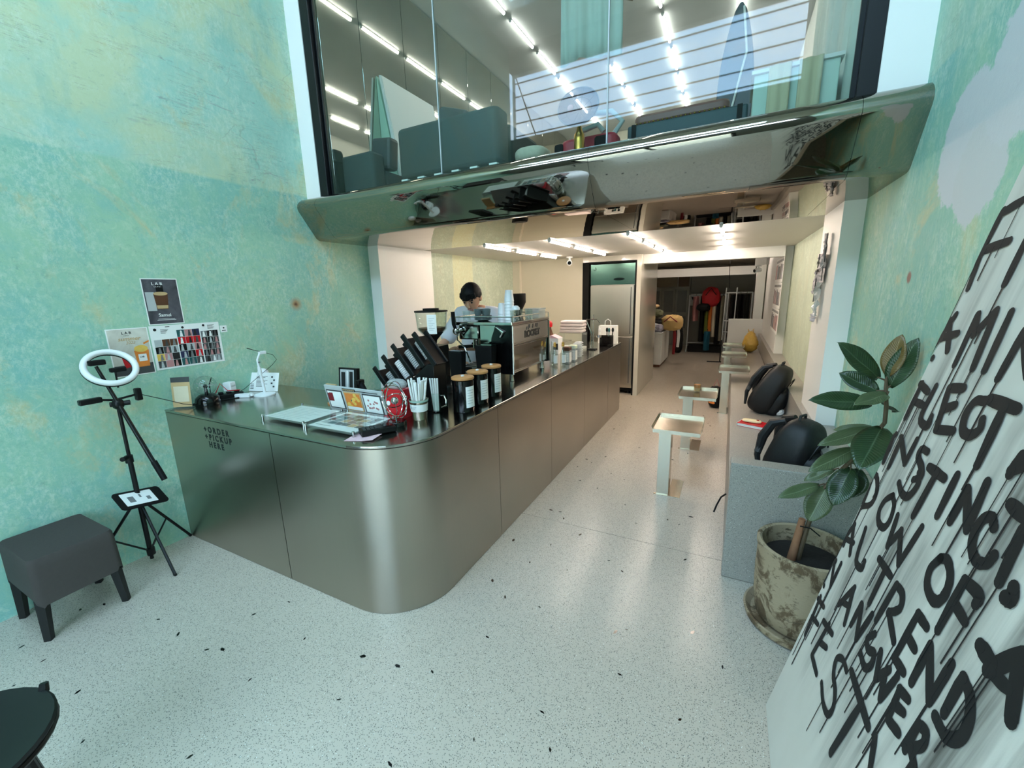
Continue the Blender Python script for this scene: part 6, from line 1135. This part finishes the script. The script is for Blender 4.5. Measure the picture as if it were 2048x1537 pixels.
t = thing('hanging_cloth', 'pale mint cloth hanging from the mezzanine ceiling', 'cloth', (-1.125, 3.62, 0)); mb = MB()
mb.grid(lambda u, v: (-.245 + .49 * u, .02 * math.sin(14 * u + 2 * v) + .012 * math.sin(31 * u), 3.41 + 1.19 * v + .02 * math.sin(5 * u) * (1 - v)), 36, 8); mb.build('drape', mat('mint_cloth', (198, 210, 202), .8, var=.06), t, smooth=True, solid=.004); MB().cyl((-.27, 0, 4.605), (.27, 0, 4.605), .012).build('rod', M['chrome'], t)
t = thing('rope_hook', 'brown rope bundle with hook hanging beside the pale cloth', 'hook', (-.85, 3.55, 3.70)); r = random.Random(2)
MB().tube([(.05 * math.sin(2.3 * k), .03 * math.cos(1.7 * k), .90 - .045 * k) for k in range(20)], .018, 6).build('rope', mat('rope_brown', (112, 96, 84), .9), t); MB().tube([(.0, 0, .06), (.01, 0, .0), (.05, 0, -.02), (.06, 0, .03)], .012, 8).build('hook', bpy.data.materials['rope_brown'], t)
t = thing('surfboard', 'tall pointed dark blue-grey board standing behind the glass', 'board', (-.10, 4.0, ZM)); pts = []
for k in range(25): a = k / 24; pts.append((.125 * math.sin(PI * min(1, a * .93 + .05)) ** .7 * (1 if a < .97 else .4), 1.24 * a))
MB().prism([(x, z) for x, z in pts] + [(-x, z) for x, z in pts[::-1]], -.02, .02, XZ).build('board', mat('slate_board', (84, 86, 92), .4), t, bevel=.008); MB().tube([(.02, -.03, 1.2), (.06, -.035, .9), (-.02, -.035, .5), (-.05, -.035, .2)], .008, 6).build('leash', M['paper'], t)
t = thing('jamb_reflection_block', 'pale mint block standing in for jamb reflection, right end of glass', 'cabinet', (.24, 3.42, ZM)); MB().bx(-.22, .20, -.2, .22, 0, .44).build('body', mat('pale_mint', (190, 212, 200), .5), t, bevel=.006); MB().bx(-.235, .215, -.215, .235, .44, .46).build('top', M['white'], t)  # solid block standing in for the white jambs reflected in the glass
for x, lb in ((-.09, 'beige cloth hanging on the mint block, next to the board'), (.06, 'beige cloth hanging on the mint block, closest to curtains')):
    o = MB().grid(lambda u, v: (-.055 + .11 * u, .006 * math.sin(12 * u), -.30 * (1 - v)), 10, 4).build('hanging_towel', mat('beige_towel', (198, 188, 158), .9) if 'beige_towel' not in bpy.data.materials else bpy.data.materials['beige_towel'], smooth=True, solid=.006, loc=(.24 + x, 3.194, ZM + .46)); tag(o, lb, 'cloth', 'beige cloths on the mint cabinet')
t = thing('curtain', 'long white curtain with vertical folds along the mezzanine right wall', 'curtain', (.50, 3.0, 0)); mb = MB(); mb.grid(lambda u, v: (.025 * math.sin(40 * u) + .012 * math.sin(97 * u), 2.2 * u, ZM + .01 + 2.1 * v), 90, 3); mb.build('drape', mat('white_sheer', (206, 212, 204), .8), t, smooth=True, solid=.003); MB().cyl((0, -.02, 4.56), (0, 2.25, 4.56), .012).build('rod', M['white'], t)
# guard against empty groups
